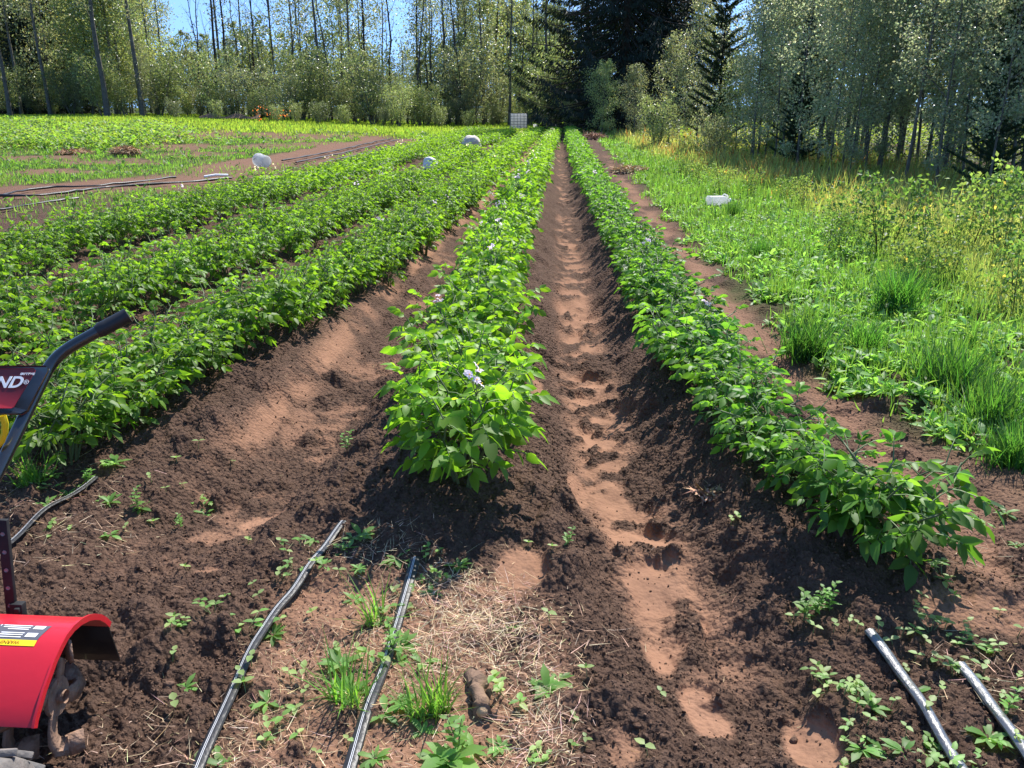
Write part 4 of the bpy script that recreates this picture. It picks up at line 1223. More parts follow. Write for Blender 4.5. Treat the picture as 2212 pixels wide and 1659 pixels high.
    for j, X in enumerate((-1.17, -1.27, -1.38, -1.5)):
        Hard().lathe([(.012, -.006), (.050, -.006), (.052, 0), (.050, .006), (.012, .006)], (X, cy, cz), 16, Ry(PI / 2)).make('tine_disc', M_STEEL, t)
        for k_ in range(4):
            a = k_ * PI / 2 + j * .5 + (-.62 if j == 0 else .2); g_ = Hard()
            q_ = np.linspace(0, 1, 7); sg = 1 if (k_ + j) % 2 else -1
            rad = .03 + .098 * np.minimum(q_ / .65, 1); ang = a + .55 * q_ ** 2
            px_ = X + sg * .055 * np.maximum(q_ - .62, 0) / .38
            cc = np.stack([px_, cy + rad * np.cos(ang), cz + rad * np.sin(ang)], 1)
            tg = norm(np.gradient(cc, axis=0)); wv = norm(np.cross(tg, [1, .2 * sg, 0])); tv = np.cross(tg, wv)
            w_ = (.020 + .010 * q_)[:, None]
            V = np.concatenate([cc + wv * w_ + tv * .004, cc - wv * w_ + tv * .004, cc - wv * w_ - tv * .004, cc + wv * w_ - tv * .004])
            m_ = len(q_); F = []
            for b in range(4):
                for i in range(m_ - 1): F.append((b * m_ + i, b * m_ + i + 1, ((b + 1) % 4) * m_ + i + 1, ((b + 1) % 4) * m_ + i))
            F += [(0, m_, 2 * m_, 3 * m_), (m_ - 1, 4 * m_ - 1, 3 * m_ - 1, 2 * m_ - 1)]
            g_.add(V, F, (.5,) * 3); g_.make('tine', M_STEEL, t, False)
    # wheel with chevron lugs
    wc = np.array([-1.095, 1.285, .170])
    prof = [(.10, -.06), (.15, -.066), (.178, -.055), (.186, -.02), (.187, .02), (.178, .055), (.15, .066), (.10, .06)]
    g_ = Hard(); g_.lathe(prof, wc, 40, Ry(PI / 2))
    for k_ in range(18):
        a = 2 * PI * k_ / 18
        for sg in (-1, 1):
            R_ = Rx(a + sg * .08) @ Rz(0)
            g_.box(wc + Rx(a + sg * .08) @ np.array([sg * .032, 0, .189]), (.056, .024, .014), Rx(a + sg * .08) @ Rz(sg * .5))
    wheel = g_.make('wheel', M_TYRE, t, False, .003)
    Hard().lathe([(.0, .03), (.03, .035), (.04, .02), (.095, .02), (.104, .055), (.104, -.055), (.095, -.02), (0, -.02)], wc, 24, Ry(PI / 2)).make('rim', M_RED, wheel)
    # engine and gear case, left of the frame
    e = Hard(); e.box((-1.85, 1.42, .42), (.34, .36, .26)).box((-1.85, 1.42, .60), (.24, .26, .12)).lathe([(0, .02), (.10, .02), (.11, 0), (.11, -.06)], (-1.85, 1.22, .46), 20, Rx(PI / 2))
    e.make('engine', M_BLACK, t, False, .02)
    f = Hard(); f.box((-1.6, 1.6, .26), (.10, .62, .12)).tube([tuple(Hn[0]), (-1.5, 1.85, .40), (-1.6, 1.75, .32)], .02, 10)
    f.make('gear_case', M_BLACK, t, False, .006)
    return t
build_tiller()

# ---------------------------------------------------------------- drip lines
def hose(label, pts, w=.036, flat=.45, stripes=True, lift=0.0, group=None, mat=None):
    W = np.array([at_px(a, b) for a, b in pts])
    tt = np.concatenate([[0], np.cumsum(np.linalg.norm(np.diff(W, axis=0), axis=1))])
    q = np.linspace(0, tt[-1], max(24, int(tt[-1] / .03)) if tt[-1] < 8 else 120)
    xy = np.stack([np.interp(q, tt, W[:, k]) for k in range(2)], 1)
    for _ in range(12): xy[1:-1] = (xy[:-2] + 2 * xy[1:-1] + xy[2:]) / 4
    z = ground(xy[:, 0], xy[:, 1])[0]
    zz = z.copy()
    for _ in range(4): zz[1:-1] = np.maximum(zz[1:-1], (zz[:-2] + zz[2:]) / 2)
    for _ in range(8): zz[1:-1] = (zz[:-2] + 2 * zz[1:-1] + zz[2:]) / 4
    P = np.column_stack([xy, zz + w * flat * .5 + .003 + lift])
    T = norm(np.gradient(P, axis=0)); Sd = norm(np.cross(T, [0, 0, 1.])); U = np.cross(Sd, T)
    roll = .25 * np.sin(q * 2.1) + .15 * np.sin(q * 5.3)
    S2 = Sd * np.cos(roll)[:, None] + U * np.sin(roll)[:, None]; U2 = np.cross(S2, T)
    k = 12; a = np.linspace(0, 2 * PI, k, endpoint=False)
    fl = flat * (1 + .25 * np.sin(q * 3.7))
    V = P[:, None] + S2[:, None] * (np.cos(a) * w / 2)[None, :, None] + U2[:, None] * (np.sin(a)[None, :] * (w / 2 * fl)[:, None])[:, :, None]
    m = len(P); F = [(i * k + j, i * k + (j + 1) % k, (i + 1) * k + (j + 1) % k, (i + 1) * k + j) for i in range(m - 1) for j in range(k)]
    F += [tuple(range(0, 4)), (0, 3, 4, 5), (0, 5, 6, 7), (0, 7, 8, 9)]
    g = Hard(); g.add(V.reshape(-1, 3), F, (.5,) * 3)
    root = thing('drip_line', label, 'drip line', (0, 0, 0), group=group)
    g.make('tape', mat or M_HOSE, root)
    if stripes:
        for o_ in (-.0022, .0022):
            st = Hard(); A = P + U2 * (w / 2 * fl)[:, None] * .99 + S2 * o_
            VV = np.concatenate([A - S2 * .0007 + U2 * .0012, A + S2 * .0007 + U2 * .0012])
            st.add(VV, [(i, i + 1, m + i + 1, m + i) for i in range(m - 1)], (.5,) * 3)
            st.make('stripe', M_WHITE2, root, False)
hose('black drip line with white twin stripe, left of the two in the straw', [(415, 1700), (437, 1650), (520, 1480), (590, 1350), (680, 1240), (742, 1155)])
hose('black drip line with white twin stripe, right one of the two in the straw', [(745, 1710), (765, 1650), (822, 1480), (862, 1350), (898, 1235)], .038)
hose('short black drip line coming out of the weeds by the tiller handle', [(-40, 1225), (22, 1188), (100, 1130), (150, 1098), (212, 1060)], .028)
hose('drip line shining white in the sun, nearer the end plant of the right row', [(1872, 1398), (1915, 1440), (1965, 1505), (2010, 1580), (2060, 1659), (2090, 1710)], .036, .6, False, mat=M_HOSE2)
hose('outer sunlit drip line at the photo\'s lower right corner', [(2070, 1455), (2110, 1500), (2150, 1560), (2200, 1630), (2240, 1700)], .036, .6, False, mat=M_HOSE2)
hose('thin dark hose along the back edge of the bare strip', [(-80, 436), (0, 430), (60, 416), (120, 410), (210, 408), (300, 398), (380, 388)], .05, .8, False, .03)
hose('thick dark hose curving through the middle of the bare strip', [(-80, 434), (0, 431), (70, 432), (150, 424), (230, 412), (330, 405), (420, 399), (500, 391)], .06, .8, False, .04)
hose('pale grey drip line on the near edge of the bare strip', [(-60, 470), (0, 461), (60, 450), (110, 442), (170, 434)], .055, .6, False, .03)
for i, (a, b) in enumerate((((610, 352), (845, 303)), ((640, 356), (860, 306)), ((700, 357), (875, 312)))):
    hose(f'faint grey drip line on the far bare strip, {("uppermost", "middle", "lowest")[i]} of three', [a, ((a[0] + b[0]) / 2, (a[1] + b[1]) / 2 + 2), b], .07, .6, False, .04)

# ---------------------------------------------------------------- containers, stones, heaps
def lie(px, py):
    x, y = at_px(px, py); return x, y, gz(x, y)

def bucket(name, label, px, py, r1, r2, h, tip=0.0, yaw=0.0, scale=1.0, y=None):
    x, y, z = lie(px, py)
    t = thing(name, label, 'bucket', (x, y, z), yaw)
    b = Hard(); b.lathe([(0, 0), (r1, 0), (r1 + .3 * (r2 - r1), h * .3), (r2 * .99, h * .9), (r2, h), (r2 - .012, h), (r2 - .02, h * .9), (r1 - .01, .01), (0, .01)])
    body = b.make('bucket_body', M_WHITE, t)
    rg = Hard(); rg.lathe([(r2, h * .84), (r2 + .012, h * .85), (r2 + .012, h * .9), (r2, h * .91)]).lathe([(r2, h * .96), (r2 + .008, h * .965), (r2 + .008, h), (r2, h)])
    rg.make('rim_ring', M_WHITE, t)
    a = np.linspace(0, PI, 12)
    hd = Hard(); hd.tube(np.stack([(r2 + .01) * np.cos(a), (r2 + .01) * np.sin(a) * .45 + .02, h * .88 - (r2 + .01) * np.sin(a) * .8], 1), .004, 6).make('bail', M_CAGE, t)
    if tip:
        t.rotation_euler = (tip, 0, yaw); t.location.z += r2 * math.sin(tip) ** 2
    return t
bucket('bucket', 'white plastic bucket tipped on its side at the end of the bare strip', 577, 364, .155, .175, .40, PI / 2 - .08, 4.0)
bucket('bucket', 'small white bucket standing in the shade beside the caged tank', 1156, 277, .12, .15, .30, y=70)

def jug(name, label, px, py, sx, sy, sz, yaw):
    x, y, z = lie(px, py)
    t = thing(name, label, 'jug', (x, y, z + .06), yaw)
    b = Hard()
    a = np.linspace(0, 2 * PI, 28, endpoint=False)
    V = []; xs = np.array([-.5, -.49, -.44, -.2, .1, .28, .36, .42, .50]); s = np.array([.0, .75, 1, .97, 1, .9, .7, .32, .28])
    for x_, q in zip(xs, s):
        V.append(np.stack([np.full(28, x_ * sx), np.sign(np.cos(a)) * np.abs(np.cos(a)) ** .55 * sy / 2 * q, np.sign(np.sin(a)) * np.abs(np.sin(a)) ** .55 * sz / 2 * q + sz / 2], 1))
    V = np.concatenate(V); m = len(xs)
    b.add(V, [(i * 28 + j, i * 28 + (j + 1) % 28, (i + 1) * 28 + (j + 1) % 28, (i + 1) * 28 + j) for i in range(m - 1) for j in range(28)], (.5,) * 3)
    b.make('jug_body', M_WHITE, t)
    Hard().tube([(sx * .18, 0, sz * 1.0), (sx * .26, 0, sz * 1.14), (sx * .38, 0, sz * 1.02), (sx * .44, 0, sz * .72)], .012, 8).make('jug_handle', M_WHITE, t)
    Hard().tube([(sx * .5, 0, sz / 2), (sx * .56, 0, sz / 2)], sy * .16, 14).make('cap', M_WHITE2, t)
jug('plastic_jug', 'white plastic jug lying half hidden in the green weeds on the right', 1550, 452, .38, .20, .16, .12)

def stone(label, px, py, s, seed):
    import bmesh
    x, y, z = lie(px, py)
    bm = bmesh.new(); bmesh.ops.create_icosphere(bm, subdivisions=4, radius=1)
    for v in bm.verts:
        n_ = float(fbm(np.array([v.co.x * 2 + seed]), np.array([v.co.y * 2 + v.co.z * 1.7]), 1.4, 3, seed)[0])
        v.co *= 1 + .22 * n_; v.co.x *= s[0]; v.co.y *= s[1]; v.co.z *= s[2]
        for f in v.link_faces: f.smooth = True
    me = bpy.data.meshes.new('boulder'); bm.to_mesh(me); bm.free(); me.materials.append(M_ROCK if seed < 5 else M_WSTONE)
    o = obj('boulder' if seed < 5 else 'white_stone', me); o.location = (x, y, z + s[2] * .55); tag(o, label, 'stone')
stone('pale grey brown boulder lying on dug soil among the left potato rows', 1018, 323, (.40, .28, .34), 3)
stone('smooth white stone in the potato leaves, nearer than the brown boulder', 930, 378, (.19, .15, .26), 7)

def heap(name, label, px, py, w, h, c, n=900, seed=0, cat='heap'):
    x, y, z = lie(px, py); r = np.random.default_rng(seed)
    g = Geo(); P = r.normal(0, 1, (n, 3)); P = norm(P) * r.random((n, 1)) ** .4 * [w / 2, w / 2.6, h]; P[:, 2] = np.abs(P[:, 2])
    L_ = r.uniform(.08, .28, n) * (max(.7, w) if w > .5 else .33)
    g.add(*leaves(P, r.normal(0, 1, (n, 3)) * [1, 1, .35], r.normal(0, 1, (n, 3)) + [0, 0, 1], L_, .012 * max(1, y / 14), c, .2, LEAF_BLADE, .25, r))
    me = g.mesh(name, M_STRAW); o = obj(name, me); o.location = (x, y, z); tag(o, label, cat)
HAY = (.46, .29, .16)
heap('straw_heap', 'small brown heap of pulled dry weeds left of the field\'s middle', 272, 338, 1.0, .34, HAY, 1500, 1)
heap('straw_heap', 'flat brown scrap of dry weeds at the edge of the bean patch', 160, 334, 1.3, .18, HAY, 700, 2)
heap('straw_heap', 'straw coloured heap where the dirt path ends on the right', 1362, 372, .95, .16, (.58, .42, .24), 1400, 3)
heap('straw_heap', 'brown heap of withered stalks beside the far end of the right row', 1282, 302, 1.7, .30, (.40, .24, .15), 1200, 4)
heap('leaf_litter', 'flat patch of brown dead weeds at the second plant group of right row', 1548, 1078, .22, .02, (.34, .20, .12), 120, 5)

def tank():
    x, y = x_at(1120, 63, .1), 63.0; z = float(base_z(x, y))
    t = thing('water_tank', 'white water tank in a steel cage on a pallet at the far field edge', 'tank', (x, y, z), .06)
    W, D, H = 1.2, 1.0, .98; z0 = .16
    b = Hard().box((0, 0, z0 + H / 2), (W - .06, D - .06, H)); b.make('tank_body', M_WHITE, t, False, .09)
    cg = Hard()
    for zz in np.linspace(z0 + .04, z0 + H, 6):
        for a_, b_ in (((-W / 2, -D / 2), (W / 2, -D / 2)), ((W / 2, -D / 2), (W / 2, D / 2)), ((W / 2, D / 2), (-W / 2, D / 2)), ((-W / 2, D / 2), (-W / 2, -D / 2))):
            cg.tube([(a_[0], a_[1], zz), (b_[0], b_[1], zz)], .014, 6)
    for xx in np.linspace(-W / 2, W / 2, 6):
        for yy in (-D / 2, D / 2): cg.tube([(xx, yy, z0), (xx, yy, z0 + H)], .014, 6)
    for yy in np.linspace(-D / 2, D / 2, 5)[1:-1]:
        for xx in (-W / 2, W / 2): cg.tube([(xx, yy, z0), (xx, yy, z0 + H)], .014, 6)
    cg.make('cage', M_CAGE, t)
    Hard().lathe([(0, .05), (.09, .05), (.10, .04), (.10, 0)], (0, 0, z0 + H - .01), 20).make('cap', M_RUBBER, t)
    Hard().box((0, -D / 2 - .03, z0 + .06), (.12, .1, .1)).make('valve', M_WHITE2, t, False, .01)
    p = Hard()
    for xx in (-.5, 0, .5): p.box((xx, 0, .05), (.12, 1.0, .10))
    p.box((0, 0, .125), (1.2, 1.0, .035)); p.make('pallet', M_WHITE2, t, False)
tank()

def root_stub():
    x, y = at_px(1028, 1485); x2, y2 = at_px(1040, 1560)
    t = thing('buried_root', 'dusty brown root stub with a pale broken end poking out of the soil', 'root', (0, 0, 0))
    P = np.array([(x - .01, y + .05, gz(x, y) - .01), (x, y, gz(x, y) + .010), ((x + x2) / 2, (y + y2) / 2, gz(x, y) + .022), (x2, y2, gz(x2, y2) + .022)])
    g = Hard(); q = np.linspace(0, 3, 16); S = np.stack([np.interp(q, range(4), P[:, k]) for k in range(3)], 1) + .004 * rng.normal(0, 1, (16, 3))
    g.tube(S, .027 - .003 * q + .0035 * rng.normal(0, 1, 16), 12).make('bark', M_WOOD, t)
    e = Hard(); d = norm(S[-1] - S[-3]); e.tube([S[-1] + d * .002, S[-1] + d * .012], [.017, .008], 9); o = e.make('broken_end', M_INNER, t, False)
root_stub()

# orange netting and dark box at the wood's edge
def netting():
    x, y = x_at(565, 61, .5), 61.0; z = float(base_z(x, y)); r = np.random.default_rng(8)
    g = Geo(); n = 60
    P = np.stack([r.normal(0, .32, n) + np.where(r.random(n) < .35, 1.6, 0), r.normal(0, .25, n), np.abs(r.normal(.45, .3, n))], 1)
    g.add(*leaves(P, r.normal(0, 1, (n, 3)), r.normal(0, 1, (n, 3)), .12, .07, (.55, .16, .06), .2, LEAF_LO, .2, r))
    o = obj('orange_flowers', g.mesh('orange_flowers', M_WEED)); o.location = (x, y, z + .15); tag(o, 'clump of orange blooms at the foot of the far tree line', 'flowers')
netting()
def black_tarp():
    x, y = x_at(500, 65, .4), 65.0; z = float(base_z(x, y))
    V = []; F = []; nx, ny = 24, 6
    for i in range(nx):
        for j in range(ny):
            a = i / (nx - 1) * 4.6 - 2.3; b = (j / (ny - 1) - .5) * 1.0
            V.append((a, b, .32 * math.exp(-(b / .4) ** 2) * (1 + .4 * math.sin(a * 3.1)) + .05))
    F = [(i * ny + j, i * ny + j + 1, (i + 1) * ny + j + 1, (i + 1) * ny + j) for i in range(nx - 1) for j in range(ny - 1)]
    g = Hard(); g.add(np.array(V), F, (.5,) * 3); V2, T2, _ = g.arrays()
    o = obj('dark_log', new_mesh('dark_log', V2, T2, None, M_WOOD, True)); o.location = (x, y, z); tag(o, 'long dark fallen log in the grass left of the orange blooms', 'log')
black_tarp()
x, y, z = lie(462, 387)
Hard().tube([(x - .22, y, z + .05), (x, y + .15, z + .08), (x + .22, y + .35, z + .06)], .03, 8).make('pvc_pipe', M_WHITE2, None)
tag(bpy.data.objects['pvc_pipe'], 'short white pipe end at the near tip of the bare strip', 'pipe')

# ---------------------------------------------------------------- soil crumbs and straw
def crumbs():
    import bmesh
    r = np.random.default_rng(91)
    bm = bmesh.new(); bmesh.ops.create_icosphere(bm, subdivisions=1, radius=1)
    V0 = np.array([list(v.co) for v in bm.verts]); F0 = np.array([[v.index for v in f.verts] for f in bm.faces]); bm.free()
    def mask(x, y):
        z, packed, straw, rc, rr, pt = ground(x, y)
        return np.clip(1 - 1.1 * packed, .14, 1) * (.35 + .65 * sstep(-.2, .4, fbm(x, y, .25, 2, 401)))
    x, y, R = scatter(75000, 1.55, 8, -42, 41, mask, 2.0, 92)
    n = len(x); z = heights(x, y)
    s = (.0014 + .0030 * r.random(n) ** 2 + .009 * (r.random(n) < .008) * r.random(n)) * (1 + R * .10)
    sh = V0[None] * (1 + .35 * r.normal(0, 1, (n, len(V0), 1))) * (s[:, None] * r.uniform(.6, 1.2, (n, 3)))[:, None]
    V = sh + np.stack([x, y, z + s * .35], 1)[:, None]
    F = (F0[None] + (np.arange(n) * len(V0))[:, None, None]).reshape(-1, 3)
    c = np.repeat(mixcol(r.random(n) ** 2, (.11, .065, .045), (.24, .145, .10)), len(V0), 0)
    o = obj('soil_crumbs', new_mesh('soil_crumbs', V.reshape(-1, 3), F, c, M_CLOD, False))
    tag(o, 'dark crumbs of loose tilled soil strewn over ridges and furrows', 'soil', kind='stuff')
crumbs()

def straws():
    r = np.random.default_rng(93); g = Geo()
    def lay(x, y, L, w, c, up=.006):
        n = len(x); a = r.uniform(0, PI, n); dx, dy = np.cos(a), np.sin(a)
        z0, z1 = heights(x, y), heights(x + dx * L, y + dy * L)
        P = np.stack([x, y, z0 + up * (.3 + r.random(n))], 1); D = np.stack([dx * L, dy * L, np.clip(z1 - z0, -.3 * L, .3 * L)], 1)
        g.add(*leaves(P, D, np.stack([r.normal(0, .4, n), r.normal(0, .4, n), np.ones(n)], 1), L, w, c, r.normal(0, .18, n), LEAF_BLADE, .25, r))
    def m1(x, y):
        st = ground(x, y)[2]
        return st * (.25 + .75 * sstep(-.1, .3, fbm(x, y, .3, 2, 411)))
    x, y, R = scatter(15000, 1.6, 2.8, -36, 14, m1, 1.6, 94)
    n = len(x); lay(x, y, r.uniform(.008, .05, n), r.uniform(.0007, .0018, n), mixcol(r.random(n), (.34, .20, .12), (.55, .40, .24)))
    for px, py, sx, sy, n in ((1010, 1360, .15, .14, 1000), (950, 1290, .12, .10, 240), (1150, 1600, .07, .11, 380), (1100, 1400, .14, .08, 220), (800, 1215, .13, .06, 220), (120, 1150, .2, .2, 260), (60, 1060, .15, .1, 120), (450, 1620, .3, .1, 240), (2212, 1480, .12, .12, 160), (2150, 1190, .15, .10, 50)):
        cx_, cy_ = at_px(px, py)
        x = cx_ + r.normal(0, sx, n); y = cy_ + r.normal(0, sy, n)
        lay(x, y, .015 + .09 * r.random(n) ** 2, r.uniform(.0008, .0018, n), mixcol(r.random(n), (.50, .34, .20), (.72, .55, .37)), .016)
    def m2(x, y):
        return .25 + .75 * sstep(1.3, 1.8, x)
    x, y, R = scatter(2200, 1.7, 9, -38, 38, m2, 1.8, 95)
    n = len(x); lay(x, y, r.uniform(.012, .06, n), r.uniform(.001, .0025, n), (.30, .19, .115))
    o = obj('straw_litter', g.mesh('straw_litter', M_STRAW))
    tag(o, 'dry straw and grass stalks littering the packed soil between the drip lines', 'straw', kind='stuff')
straws()

# ---------------------------------------------------------------- single weeds one can pick out
def weed_mesh(kind, seed):
    r = np.random.default_rng(seed); st, lf = Geo(), Geo()
    GR = np.array((.14, .27, .065)); PG = np.array((.30, .42, .15))
    def L(P, D, Nn, l, w, c, cu=.2, tpl=LEAF_HI):
        P = np.asarray(P, float).reshape(-1, 3); D = np.asarray(D, float).reshape(-1, 3); Nn = np.asarray(Nn, float).reshape(-1, 3)
        lf.add(*leaves(P, D, Nn, l, w, c, cu, tpl, .08, r))
    if kind == 'seedling':
        h = r.uniform(.02, .045); bx = r.normal(0, .008, 2)
        top = np.array([bx[0], bx[1], h]); st.add(*tube([(0, 0, -.01), (bx[0] * .5, bx[1] * .5, h * .6), top], [.0016, .0014, .0012], (.16, .22, .08), 4))
        a = r.uniform(0, PI)
        for sg in (0, PI):
            d = [math.cos(a + sg), math.sin(a + sg), r.uniform(.1, .5)]
            L(top, d, [0, 0, 1], r.uniform(.024, .036), r.uniform(.017, .023), PG, .2)
        if r.random() < .6:
            for k in range(2):
                b = a + PI / 2 + k * PI; L(top, [math.cos(b) * .7, math.sin(b) * .7, .8], [0, 0, 1], .016, .009, GR * 1.2, .1)
    elif kind == 'sprout':
        for q in range(r.integers(3, 6)):
            bx = r.normal(0, .028, 2); h = r.uniform(.02, .07); top = np.array([bx[0] * 1.5, bx[1] * 1.5, h])
            st.add(*tube([(0, 0, -.012), top * [.8, .8, .6], top], [.0018, .0015, .0012], (.16, .22, .08), 4))
            for k in range(r.integers(2, 5)):
                a = k * PI + r.normal(0, .4) if k < 2 else r.uniform(0, 2 * PI); L(top - [0, 0, .01 * (k // 2)], [math.cos(a), math.sin(a), r.uniform(0, .6)], [0, 0, 1], r.uniform(.028, .045), r.uniform(.018, .027), (PG if r.random() < .5 else GR * 1.2), .25)
    elif kind == 'rosette':
        n = r.integers(7, 12)
        for k in range(n):
            a = 2.4 * k; el = r.uniform(.15, .9); l = r.uniform(.05, .10)
            d = [math.cos(a) * math.cos(el), math.sin(a) * math.cos(el), math.sin(el)]
            L([0, 0, 0], d, [-d[0] * .3, -d[1] * .3, 1], l, l * r.uniform(.25, .36), GR * r.uniform(.8, 1.3), .4, LEAF_LONG)
    elif kind == 'upright':
        for q in range(r.integers(2, 4)):
            a0 = r.uniform(0, 2 * PI); h = r.uniform(.09, .16); P = np.array([(0, 0, -.01), (.015 * math.cos(a0), .015 * math.sin(a0), h * .5), (.04 * math.cos(a0), .04 * math.sin(a0), h)])
            st.add(*tube(P, [.003, .0022, .0012], (.12, .18, .06), 4))
            for k in range(10):
                f = .2 + .08 * k; p = np.array([np.interp(f, (0, .5, 1), P[:, z]) for z in range(3)]); a = 2.4 * k + q
                L(p, [math.cos(a), math.sin(a), r.uniform(.2, .9)], [0, 0, 1], r.uniform(.03, .05) * (1.2 - .4 * f), r.uniform(.018, .026), GR * r.uniform(.9, 1.35), .3)
    elif kind == 'grass':
        n = 34; a = r.uniform(0, 2 * PI, n); l = np.abs(r.normal(0, .45, n)); h = r.uniform(.07, .22, n)
        P = np.stack([r.normal(0, .018, n), r.normal(0, .018, n), np.full(n, -.01)], 1); D = np.stack([np.cos(a) * l, np.sin(a) * l, np.ones(n)], 1)
        lf.add(*leaves(P, D, np.stack([-np.cos(a), -np.sin(a), .3 + 0 * a], 1), h, .0055, (.12, .25, .05), -.25 * -1, LEAF_BLADE, .15, r))
    elif kind == 'tuft':
        n = 420; a = r.uniform(0, 2 * PI, n); l = np.abs(r.normal(0, .42, n)); h = r.uniform(.14, .38, n)
        P = np.stack([r.normal(0, .07, n), r.normal(0, .07, n), np.full(n, -.01)], 1); D = np.stack([np.cos(a) * l, np.sin(a) * l, np.ones(n)], 1)
        lf.add(*leaves(P, D, np.stack([-np.cos(a), -np.sin(a), .3 + 0 * a], 1), h, .007, (.055, .15, .03), .3, LEAF_BLADE, .2, r))
    elif kind == 'bigleaf':
        for k in range(12):
            a = 2.4 * k; el = r.uniform(.1, 1.1); l = r.uniform(.06, .13)
            d = [math.cos(a) * math.cos(el), math.sin(a) * math.cos(el), math.sin(el)]
            L([0, 0, 0], d, [-d[0] * .3, -d[1] * .3, 1], l, l * r.uniform(.34, .5), GR * r.uniform(.8, 1.5), .5, LEAF_LONG)
    return (st.mesh('stem', M_STEM) if st.n else None), lf.mesh('leaves', M_WEED)

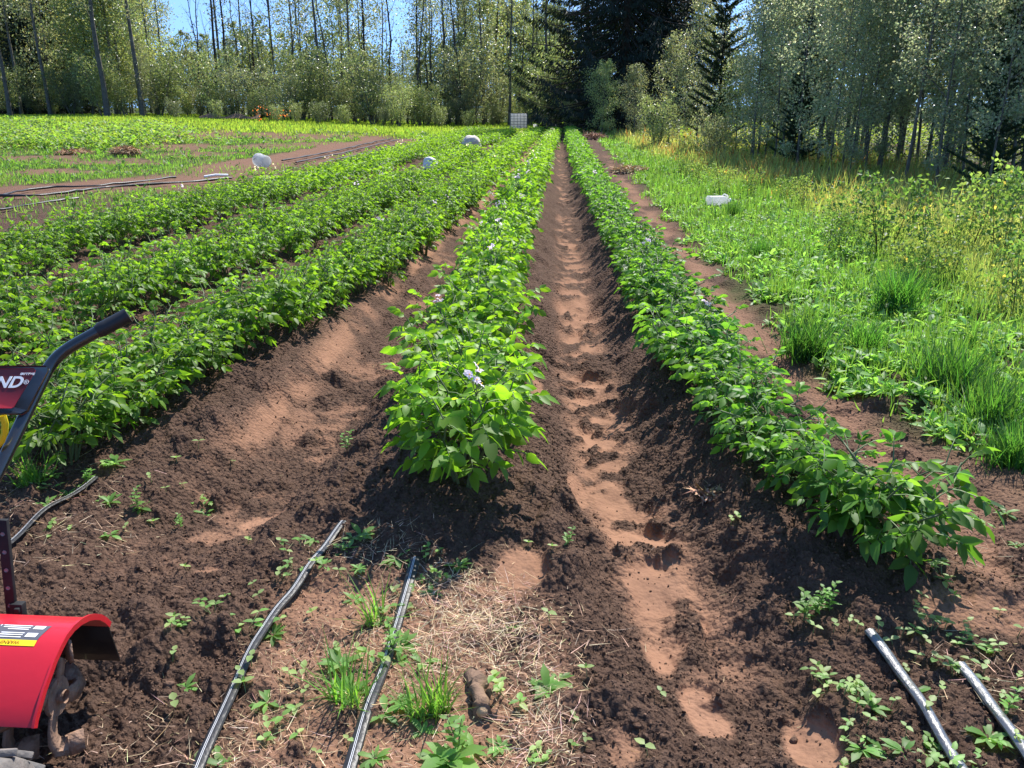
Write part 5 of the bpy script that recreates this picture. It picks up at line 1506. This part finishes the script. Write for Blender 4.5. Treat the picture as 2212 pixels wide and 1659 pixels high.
WEED = {k: [weed_mesh(k, 700 + 13 * i + 7 * q) for i in range(5)] for q, k in enumerate(('seedling', 'sprout', 'rosette', 'upright', 'grass', 'tuft', 'bigleaf'))}
WN = {'seedling': ('seedling', 'tiny two leaved seedling'), 'sprout': ('weed_sprout', 'cluster of round leaved sprouts'), 'rosette': ('rosette_weed', 'flat rosette weed'),
      'upright': ('upright_weed', 'upright weed with jagged leaves'), 'grass': ('grass_tuft', 'small thin grass tuft'), 'tuft': ('grass_clump', 'tall dark green grass clump'), 'bigleaf': ('leafy_weed', 'weed with broad crinkled leaves')}
Z1, Z2, Z3, Z4 = (400, 1275, 2.765), (1100, 1275, 2.765), (1700, 1075, 2.074), (0, 700, 2.764)
s_, p_, o_, u_, g_w, b_w = 'seedling', 'sprout', 'rosette', 'upright', 'grass', 'bigleaf'
WEEDS = [
    (Z1, 'in the loose soil left of the straw drip lines', [(345, 600, s_), (430, 560, s_), (160, 820, p_), (350, 730, p_), (570, 760, p_), (600, 460, s_), (660, 540, s_), (790, 400, s_), (150, 1130, o_), (80, 1275, s_), (70, 880, s_), (65, 1010, s_), (150, 300, s_), (565, 110, s_), (60, 700, s_)]),
    (Z1, 'along the left one of the two straw drip lines', [(740, 790, o_), (880, 380, p_), (940, 270, p_), (1010, 150, o_), (530, 1120, s_), (560, 1190, s_), (600, 1035, s_), (400, 1640, o_), (330, 1650, p_), (700, 1230, o_), (1030, 380, s_)]),
    (Z1, 'on straw ground between the two straw drip lines', [(1290, 220, o_), (1340, 200, b_w), (1210, 250, o_), (1200, 430, s_), (1320, 370, o_), (1290, 555, o_), (1210, 890, s_), (1190, 985, o_), (1370, 1020, p_), (1200, 1200, g_w), (1240, 1170, o_), (880, 1355, p_), (940, 1220, s_), (1030, 1625, s_), (1240, 1545, s_), (1010, 670, s_), (860, 1070, s_), (975, 1070, s_), (1300, 1250, g_w), (700, 1410, s_)]),
    (Z1, 'beside the right one of the two straw drip lines', [(1570, 320, o_), (1770, 330, p_), (1810, 510, o_), (1840, 450, p_), (1990, 345, o_), (1610, 640, p_), (1650, 560, p_), (1480, 700, o_), (1420, 690, g_w), (1580, 950, o_), (1540, 900, u_), (1600, 860, o_), (1850, 1260, g_w), (1820, 1300, g_w), (1880, 1280, g_w), (1600, 1260, o_), (1570, 1230, o_), (1490, 1350, o_), (1750, 1430, o_), (1700, 1330, g_w), (1430, 1655, o_), (1830, 1660, b_w), (1930, 1650, b_w), (2080, 1570, o_), (1990, 1560, u_), (1740, 960, o_)]),
    (Z2, 'on the trodden soil right of the straw patch', [(920, 1100, s_), (650, 1210, b_w), (600, 1170, o_), (370, 1220, p_), (380, 710, o_), (790, 250, u_), (800, 1510, p_), (620, 1620, p_), (1330, 1650, s_), (1430, 1130, s_), (340, 1560, o_), (690, 320, s_), (670, 710, s_), (730, 1100, o_)]),
    (Z3, 'in the shadow of the end plant of the right row', [(545, 915, u_), (600, 900, u_), (670, 900, u_), (480, 900, s_), (590, 980, s_), (690, 1000, s_), (770, 980, s_), (800, 1020, s_), (910, 1040, s_), (1030, 1030, s_), (1090, 900, s_), (1130, 860, s_), (1130, 930, s_), (1180, 1000, p_), (1250, 985, s_), (1270, 1030, s_), (1150, 1050, s_), (990, 1080, s_), (1100, 1130, s_), (1060, 1190, s_)]),
    (Z3, 'around the two sunlit drip lines at the lower right', [(1340, 1020, s_), (1380, 970, s_), (1490, 1090, p_), (1530, 1110, s_), (1450, 1200, s_), (1270, 1150, p_), (1300, 1210, s_), (1110, 1290, o_), (1180, 1400, s_), (1210, 1330, s_), (1480, 1520, o_), (1570, 1400, u_), (1540, 1330, s_), (1600, 1270, s_), (1250, 1580, p_), (1200, 1625, p_), (1300, 1650, p_), (1640, 1620, p_), (1330, 1045, p_), (1620, 1010, s_), (1210, 1590, p_), (1520, 905, s_)]),
    (Z3, 'between the furrow and the sunlit drip lines', [(660, 1220, p_), (730, 1230, p_), (660, 1270, s_), (600, 1150, s_), (770, 1270, p_), (810, 1330, p_), (870, 1370, o_), (800, 1410, s_), (790, 1480, p_), (860, 1470, s_), (840, 1550, o_), (950, 1540, o_), (1060, 1510, s_), (1050, 1600, o_), (740, 1320, s_), (170, 500, s_), (220, 490, s_), (980, 1370, s_), (750, 1640, s_)]),
    (Z3, 'right of the end plant near the grass', [(1400, 400, o_), (1440, 410, o_), (1560, 380, o_), (1290, 300, s_), (1340, 370, o_), (1180, 700, p_), (1240, 730, p_), (1620, 520, o_), (1300, 850, s_)]),
    (Z4, 'by the short drip line below the tiller handle', [(220, 1400, g_w), (200, 1390, g_w), (260, 1400, g_w), (150, 1370, o_), (270, 1360, o_), (360, 1370, o_), (400, 1370, p_), (560, 1380, o_), (620, 1380, u_), (790, 1300, o_), (740, 1320, p_), (330, 1410, s_), (330, 1530, o_), (390, 1630, p_), (470, 1440, o_), (740, 1470, o_)]),
    (Z4, 'in the soil at the mouth of the left furrow', [(930, 1480, u_), (1030, 1520, s_), (1030, 1350, s_), (1200, 1500, u_), (1350, 1350, p_), (1200, 1240, s_), (1345, 1160, s_), (730, 1640, o_), (860, 1590, s_), (1120, 1380, s_), (1240, 1310, s_)]),
]
def place_weed(kind, px, py, label, group, sc):
    st, lf = WEED[kind][int(rng.integers(0, 5))]
    x, y = at_px(px, py)
    nm, _ = WN[kind]
    root = thing(nm, label, 'weed' if kind not in ('grass', 'tuft') else 'grass tuft', (x, y, gz(x, y) - .002), rng.uniform(0, 6.28), group, sc)
    if st is not None: obj('stems', st, root)
    obj('leaves', lf, root)
for (ox, oy, k), where, items in WEEDS:
    for zx, zy, kd in items:
        place_weed(kd, (ox + zx / k) * .8848, (oy + zy / k) * .8848, WN[kd][1] + ' ' + where, WN[kd][1] + 's ' + where, rng.uniform(.52, .85) * (1.3 if kd in ('grass', 'seedling') else 1))
for px, py, kd in ((750, 965, u_), (437, 1060, o_), (300, 1090, o_), (700, 1245, o_), (500, 980, s_), (1140, 1195, s_)):
    place_weed(kd, px, py, WN[kd][1] + ' alone on the ridge soil by the left furrow', 'lone weeds by the left furrow', .7)
for (px, py, sc, lab) in ((1737, 775, 1.0, 'tallest dark grass clump, nearest the dirt path'), (1935, 690, 1.1, 'dark grass clump in the middle of the weed band'), (2052, 850, 1.1, 'dark arching grass clump near the straw yellow grass'),
                          (2140, 930, 0.9, 'dark arching grass clump nearest the photo\'s right border'), (1985, 600, 1.0, 'dark grass clump behind the middle one, by the bushes'), (1640, 560, .8, 'short dark grass clump beyond the tallest one'),
                          (2190, 1010, .8, 'small green grass clump lowest on the right border'), (1580, 470, .8, 'grass clump just beyond the white jug\'s near side'), (1865, 760, .8, 'loose grass clump between the tallest and the arching ones')):
    place_weed('tuft', px, py, lab, None, sc)
